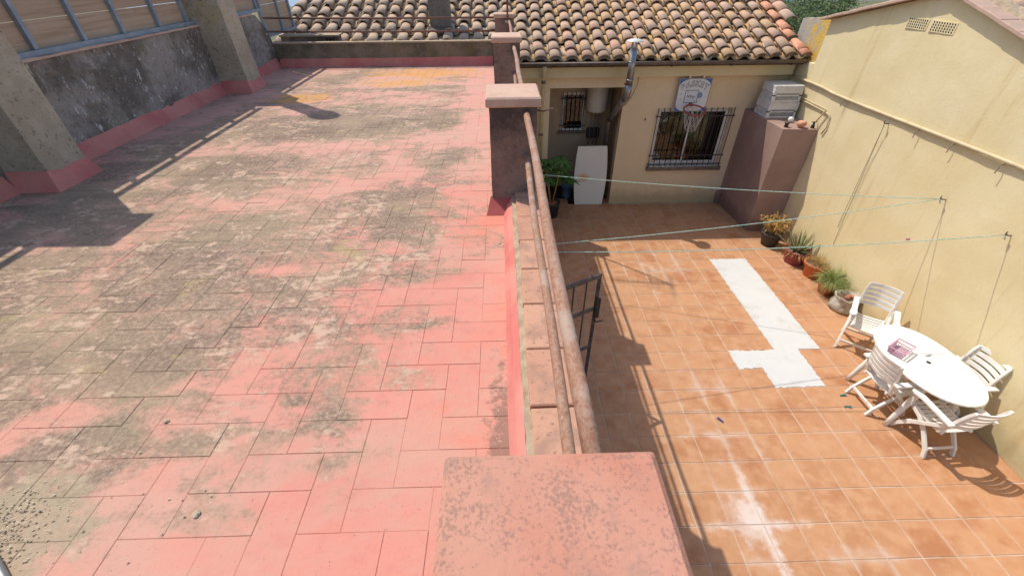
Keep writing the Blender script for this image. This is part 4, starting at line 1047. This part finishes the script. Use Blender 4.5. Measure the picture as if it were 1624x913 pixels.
def make_chair(loc, rz, label):
    t = thing('garden_chair', loc, label, 'chair', 'white folding garden chairs round the table', rz)
    B = lambda m, n, s=False: m.build(n, 'white', t, s, world=False, bevel=.004)
    for s in (-1, 1):
        x = s*.205
        B(ribbon(MB(), [(x, .215, .0), (x, .17, .10), (x, .06, .27), (x, -.06, .40), (x, -.17, .52), (x, -.20, .60)], .028, .042), 'leg')
        x2 = s*.172
        B(ribbon(MB(), [(x2, -.225, .0), (x2, -.19, .10), (x2, -.06, .26), (x2, .06, .36), (x2, .17, .40)], .028, .042), 'leg')
        a = MB(); xa = s*.235
        pl = [(-.035, -.24), (-.035, .10), (-.045, .18), (-.03, .235), (0, .25), (.03, .235), (.042, .18), (.03, .10), (.028, -.24)]
        a.loft([[(xa+px, py, .600+.012*math.cos(py*6)+dz) for px, py in pl] for dz in (0, .024)]); B(a, 'armrest')
        B(ribbon(MB(), [(x, .19, .40), (x, .205, .50), (x, .17, .60)], .026, .036), 'arm_support')
        B(ribbon(MB(), [(s*.185, -.15, .40), (s*.187, -.185, .50), (s*.187, -.215, .66), (s*.185, -.25, .80), (s*.18, -.275, .87)], .03, .032), 'back_post')
    for k in range(8):
        y = .20-k*.052; z_ = .425-.018*math.sin(math.pi*k/7)
        m = MB(); rings = []
        for i in range(9):
            u = i/8; x = -.165+.33*u; zz = z_-.012*math.sin(math.pi*u); rings.append([(x, y-.019, zz), (x, y+.019, zz), (x, y+.019, zz-.014), (x, y-.019, zz-.014)])
        m.loft(rings); B(m, 'seat_slat')
    for s in (-1, 1): B(ribbon(MB(), [(s*.165, .225, .415), (s*.165, 0, .395), (s*.165, -.19, .405)], .022, .034), 'seat_rail')
    for k in range(5):
        z_ = .585+k*.068; y = -.20-.075*((z_-.55)/.32)
        B(curved(MB(), -.185, .185, y-.004, z_, .04, .05, .014, 10, -.22), 'back_slat')
    B(MB().box(-.19, .19, .165, .185, .10, .135), 'stretcher')
    B(MB().box(-.158, .158, -.195, -.175, .09, .125), 'stretcher')
    return t
make_chair((5.03, 4.20, .001), rad(140), 'white garden chair at the far end of the table, near the sack')
make_chair((4.60, 3.20, .001), rad(-88), 'white garden chair tucked under the table edge facing the yellow wall')
make_chair((4.79, 2.68, .001), rad(2), 'nearest white garden chair, its back toward the viewer')
make_chair((5.215, 3.12, .001), rad(91), 'white garden chair squeezed between the table and the yellow wall')
# pink basket
pb = thing('basket', (4.66, 3.38, .72), 'small pink plastic lattice basket on the table', 'basket', rz=.5)
m = MB()
def bk_ring(a, b, z_): return [(-a, -b, z_), (a, -b, z_), (a, b, z_), (-a, b, z_)]
for z_, f in ((.004, .82), (.045, .9), (.088, 1.)):
    r_ = bk_ring(.125*f, .085*f, z_)
    for p, q_ in zip(r_, r_[1:]+r_[:1]): m.bar(p, q_, .005 if z_ < .08 else .012, .009)
for k in range(12):
    t_ = -1+2*k/11
    for s in (-1, 1): m.bar((.10*t_, s*.07, .004), (.125*t_, s*.085, .088), .004, .004)
for k in range(8):
    t_ = -1+2*k/7
    for s in (-1, 1): m.bar((s*.1025, .07*t_, .004), (s*.125, .085*t_, .088), .004, .004)
m.build('rim_and_lattice', 'pinkplastic', pb, world=False)
m = MB()
for k in range(11): m.box(-.10+.02*k-.002, -.10+.02*k+.002, -.069, .069, .001, .005)
for k in range(8): m.box(-.10, .10, -.068+.0194*k-.002, -.068+.0194*k+.002, .0055, .008)
m.build('base', 'pinkplastic', pb, world=False)

# ================================================================ pots along the yellow wall
def blade(m, base, d, L, w_, droop, n=6, fold=.0, up=.9):
    base = Vector(base); d = Vector(d).normalized(); pts = []
    side = d.cross(Vector((0, 0, 1)))
    side = side.normalized() if side.length > .05 else Vector((1, 0, 0))
    vs = []; fs = []
    p = base.copy(); dirv = d.copy()
    for i in range(n+1):
        t = i/n; ww_ = w_*(1-t)**.7*(.55+.9*min(t*3, .5)) if i else w_*.6
        vs += [p-side*ww_/2+Vector((0, 0, fold*ww_)), p, p+side*ww_/2+Vector((0, 0, fold*ww_))]
        dirv = (dirv+Vector((0, 0, -droop/n))).normalized(); p = p+dirv*L/n
    for i in range(n): a = i*3; fs += [(a, a+3, a+4, a+1), (a+1, a+4, a+5, a+2)]
    m.addm(vs, fs)
def pot(name, c, r0, r1, h, mat, label, cat='plant pot', seg=24, rim=.012, sx=1, sy=1):
    t = thing(name, (c[0], c[1], 0), label, cat)
    MB().lathe([(r0, .001), (r1, h-.03), (r1+rim, h-.029), (r1+rim, h), (r1-.008, h), (r1-.012, h-.035)], seg, (c[0], c[1], 0), True, sx, sy).build('pot', mat, t, seg > 8)
    MB().lathe([(r1-.014, h-.03), (r1*.5, h-.018), (.001, h-.014)], seg, (c[0], c[1], 0), False, sx, sy).build('soil', 'soil', t)
    return t
q = random.Random(21)
t = pot('potted_plant', (5.19, 6.95), .135, .185, .27, 'blackpot', 'black pot of dry golden stems beside the brown block', 'potted plant')
m = MB()
for k in range(60):
    a = q.uniform(0, 6.28); r_ = q.uniform(.0, .13); L = q.uniform(.2, .42)
    b = Vector((5.19+r_*math.cos(a), 6.95+r_*math.sin(a), .25)); d = Vector((math.cos(a)*q.uniform(.1, .8), math.sin(a)*q.uniform(.1, .8), 1)).normalized()
    pts = [b, b+d*L*.5, b+d*L+Vector((q.uniform(-.06, .06), q.uniform(-.06, .06), 0))]
    m.tube(pts, .004, 4)
    for j in range(7):
        p = b+d*L*q.uniform(.3, 1); blade(m, p, (q.uniform(-1, 1), q.uniform(-1, 1), q.uniform(-.2, .8)), q.uniform(.05, .10), .026, .9, 3)
stuff(m.build('dry_stems', 'drytwig', t))
t = pot('potted_plant', (5.34, 6.34), .16, .215, .26, 'redpot', 'dark red pot holding a spiky aloe', 'potted plant', 8)
m = MB(); m.loft([[(0, 0, 0)]*3]*2) if False else None
for k in range(17):
    a = k*2.4; el = .35+.055*k; L = .46-.008*k
    mm = MB(); b = Vector((5.33+.03*math.cos(a), 6.34+.03*math.sin(a), .24)); d = Vector((math.cos(a)*math.cos(el), math.sin(a)*math.cos(el), math.sin(el)))
    rings = []; side = d.cross(Vector((0, 0, 1))).normalized(); nn = side.cross(d); p = b.copy()
    for i in range(7):
        tt = i/6; w_ = .032*(1-tt)**.8+.002; rings.append([p-side*w_, p-nn*w_*.55, p+side*w_, p+nn*w_*.12]); d = (d+Vector((0, 0, .10 if k > 6 else .03))).normalized(); p = p+d*L/6
    mm.loft(rings).build('leaf', 'aloe', t, True)
m = MB()
for k in range(26):
    a = q.uniform(0, 6.28); b = (5.34+.15*math.cos(a), 6.34+.15*math.sin(a), .25); blade(m, b, (math.cos(a), math.sin(a), .25), q.uniform(.1, .2), .02, 1.4, 4)
stuff(m.build('dry_leaves', 'drygrass', t))
t = pot('potted_plant', (5.42, 5.90), .125, .18, .27, 'orangepot', 'orange scallop-rimmed pot of withered grass, beside the aloe pot', 'potted plant')
rb = MB()
for k in range(20):
    a = 2*math.pi*k/20; rb.tube([(5.42+.187*math.cos(a), 5.90+.187*math.sin(a), .262), (5.42+.183*math.cos(a), 5.90+.183*math.sin(a), .21)], .011, 6)
stuff(rb.build('rim_ribs', 'orangepot', t, True))
m = MB()
for k in range(230):
    a = q.uniform(0, 6.28); r_ = q.uniform(0, .15); b = (5.42+r_*math.cos(a), 5.90+r_*math.sin(a), .245)
    blade(m, b, (math.cos(a)*q.uniform(0, .8), math.sin(a)*q.uniform(0, .8), 1), q.uniform(.08, .24), .009, q.uniform(.5, 2.2), 4)
stuff(m.build('dry_grass', 'drygrass', t))
t = pot('potted_plant', (5.36, 5.42), .10, .155, .25, 'terrapot', 'terracotta pot overflowing with green grassy leaves', 'potted plant')
m = MB()
for k in range(420):
    a = q.uniform(0, 6.28); r_ = q.uniform(0, .12); b = (5.37+r_*math.cos(a), 5.38+r_*math.sin(a), .24)
    L = q.uniform(.16, .34)
    blade(m, b, (math.cos(a)*q.uniform(.1, 1.), math.sin(a)*q.uniform(.1, 1.)-.15, .9), L, .013, q.uniform(1.2, 2.6), 6, .15)
for k in range(9):
    a = q.uniform(0, 6.28); b = (5.37, 5.38, .25); blade(m, b, (math.cos(a)*.6, math.sin(a)*.6-.2, 1), .5, .006, 1.8, 7)
stuff(m.build('leaves', 'grassleaf', t))
t = thing('soil_sack', (5.37, 5.0, 0), 'crumpled off-white sack of soil beside the green grassy pot', 'sack')
rings = []
for i in range(9):
    z_ = .005+.25*i/8; r_ = (.175, .19, .19, .185, .175, .165, .16, .17, .18)[i]
    rings.append([(5.37+(r_+.035*nz(math.cos(u)*2, math.sin(u)*2, z_*5, 1.5))*math.cos(u), 5.0+(r_*.95+.035*nz(math.cos(u)*2, math.sin(u)*2, z_*5+4, 1.5))*math.sin(u), z_+(.05*nz(math.cos(u)*3, math.sin(u)*3, 2, 1) if i > 6 else 0)) for u in [2*math.pi*k/28 for k in range(28)]])
inner = [[(5.37+(x-5.37)*.86, 5.0+(y-5.0)*.86, z_-.005) for x, y, z_ in rings[-1]], [(5.37+(x-5.37)*.78, 5.0+(y-5.0)*.78, .20) for x, y, z_ in rings[-1]]]
MB().loft(rings+inner, True).build('cloth', 'sack', t, True)
MB().lathe([(.145, .200), (.09, .222), (.0, .228)], 18, (5.37, 5.0, 0), False).jitter(.006, 4).build('soil', 'soil', t)
for k in range(3): MB().lathe([(.0, 0), (.03, .01), (.035, .03), (.02, .05), (0, .052)], 7, (5.34+.05*k, 4.97+.03*(k % 2), .222), False).jitter(.004, k).build('pot_shard', 'terrapot', t)
# umbrella plant by the alcove
t = pot('potted_plant', (1.03, 8.30), .15, .19, .34, 'blackpot', 'umbrella plant with broad green leaves in a black pot by the alcove', 'potted plant')
st = MB(); q = random.Random(8)
tips = []
for k in range(4):
    a = k*1.7+.4; e = Vector((1.03+.22*math.cos(a), 8.30+.20*math.sin(a), .95+.12*k)); st.tube([(1.03+.03*math.cos(a), 8.30+.03*math.sin(a), .32), (1.03+.1*math.cos(a), 8.3+.1*math.sin(a), .65), e], [.013, .011, .007], 6); tips.append(e)
st.build('stem', 'drytwig', t, True)
for k in range(20):
    e = tips[k % 4]; a = k*2.4; d = Vector((math.cos(a), math.sin(a), q.uniform(-.2, .5))).normalized()
    c = e+d*q.uniform(.08, .24)+Vector((0, 0, q.uniform(-.2, .12)))
    m = MB(); m.tube([e+Vector((0, 0, -.1)), e*.5+c*.5, c], .004, 4)
    for j in range(8):
        u = a+2*math.pi*j/8; dd = Vector((math.cos(u), math.sin(u), .12)); blade(m, c, dd, q.uniform(.19, .26), .085, .7, 5, -.12)
    m.build('leaf', 'leaf', t, True)
bb = MB()
for k in range(6): a = k*1.05; bb.box(1.02+.07*math.cos(a)-.03, 1.02+.07*math.cos(a)+.03, 8.26+.06*math.sin(a)-.02, 8.26+.06*math.sin(a)+.02, .325, .36)
bb.build('clay_lumps', 'terrapot', t)

# ================================================================ small things on the floors
def peg(x, y, rz, mat, label):
    t = thing('clothes_peg', (x, y, .002), label, 'peg', rz=rz)
    MB().bar((-.04, -.004, .006), (.04, -.012, .006), .008, .009).build('jaw', mat, t, world=False)
    MB().bar((-.04, .004, .006), (.04, .012, .006), .008, .009).build('jaw', mat, t, world=False)
peg(4.295, 3.315, .1, 'peg', 'teal peg on the floor, the one farther from the table leg')
peg(4.245, 3.14, -.15, 'peg', 'teal peg on the floor, the one nearer the viewer')
peg(2.576, 3.0, 2.2, 'bluepeg', 'blue peg lying alone on the tiles amid the courtyard')
lf = MB(); lf.lathe([(.045, .002), (.05, .012), (.03, .02), (0, .022)], 7, (4.02, 7.02, 0), True).jitter(.006, 5); 
q = random.Random(33)
pebs = [(-1.02, .66), (-1.34, 1.02), (.045, 2.02), (.04, 1.75), (-.03, 2.3)]
pl_ = ['dark pebble alone on the pink terrace tiles', 'grey pebble on the terrace beside the dark stain', 'whitish pebble against the curb halfway along', 'light pebble in the curb gutter, nearer one', 'small pebble in the curb gutter toward the second pillar']
for k, (x, y) in enumerate(pebs):
    m = MB(); r_ = .013 if k == 0 else .010
    m.lathe([(0, 0), (r_*.8, r_*.1), (r_, r_*.4), (r_*.6, r_*.75), (0, r_*.8)], 8, (x, y, 3.0), False).jitter(.0018, k)
    tag(m.build('pebble', 'pebble' if k not in (2,) else 'white'), pl_[k], 'pebble')
m = MB()
for k in range(900):
    rr = abs(q.gauss(0, .13)); a = q.uniform(0, 6.28)
    x, y = -1.62+rr*math.cos(a)*1.1, .60+rr*math.sin(a)*1.0
    if k > 850: x, y = q.uniform(-1.7, -1.0), q.uniform(.5, .95)
    r_ = q.uniform(.0015, .007); z_ = 3.0+max(0, .02-rr*.1)*q.random()
    m.addm([(x+r_, y, z_), (x-r_*.6, y+r_*.8, z_), (x-r_*.5, y-r_*.8, z_), (x+r_*.2, y, z_+r_*.3)], [(0, 1, 2), (0, 1, 3), (1, 2, 3), (2, 0, 3)])
for k in range(500):
    y = .42+q.random()**1.4*1.0; x = -.02-abs(q.gauss(0, .03))
    r_ = q.uniform(.0015, .005); m.addm([(x+r_, y, 3.0), (x-r_*.6, y+r_*.8, 3.0), (x-r_*.5, y-r_*.8, 3.0), (x+r_*.2, y, 3.0+r_*.3)], [(0, 1, 2), (0, 1, 3), (1, 2, 3), (2, 0, 3)])
o = stuff(m.build('gravel', 'pebble')); o['label'] = 'loose grit and gravel gathered on the terrace floor'; o['category'] = 'gravel'
tag(MB().tube([(-1.66, .60, 3.013), (-1.555, .545, 3.014), (-1.40, .44, 3.013), (-1.2, .25, 3.013)], .013, 8).build('metal_tube', 'zinc', smooth=True), 'grey tube lying at the bottom left corner of the terrace', 'tube')

# ================================================================ trees beyond the roofs
def tree(c, h, rx, rz_, n, mat, label, seed, ls=.16):
    q = random.Random(seed); t = thing('tree', c, label, 'tree', 'trees beyond the roofs'); c = Vector(c); top = c+Vector((0, 0, h-rz_))
    tr = MB(); tr.tube([c, c+Vector((.1, 0, h*.3)), top], [.16, .12, .05], 8)
    for k in range(7):
        a = q.uniform(0, 6.28); tr.tube([c+Vector((.05, 0, h*(.3+.05*k))), top+Vector((math.cos(a)*rx*.6, math.sin(a)*rx*.6, q.uniform(-.4, .4)*rz_))], [.05, .015], 5)
    tr.build('trunk', 'bark', t)
    cl = [(q.gauss(0, .5), q.gauss(0, .5), q.gauss(0, .5)) for k in range(38)]
    m = MB()
    for k in range(n):
        u = cl[q.randrange(38)]; v = Vector((u[0]+q.gauss(0, .17), u[1]+q.gauss(0, .17), u[2]+q.gauss(0, .15)))
        if v.length > 1.15: v *= 1.1/v.length
        p = top+Vector((v.x*rx, v.y*rx, v.z*rz_)); a = Vector((q.gauss(0, 1), q.gauss(0, 1), q.gauss(0, 1))).normalized(); b = a.orthogonal().normalized()*ls*.4; a *= ls*q.uniform(.6, 1.2)
        m.addm([p-a*.5, p+b*.5, p+a*.5, p-b*.5], [(0, 1, 2, 3)])
    m.build('crown', mat, t)
tree((12.9, 23.5, -.35), 3.9, 2.6, 1.7, 9000, 'treeleaf', 'bushy green tree showing between the two roofs', 1)
tree((16.0, 24.5, -.35), 3.75, 2.0, 1.5, 7000, 'treeleaf', 'paler bushy tree by the neighbour roof verge', 2)
tree((16.5, 31, -.35), 6.6, 3.2, 2.4, 9000, 'treedark', 'dark tall tree behind the two bushy green ones', 3, .22)
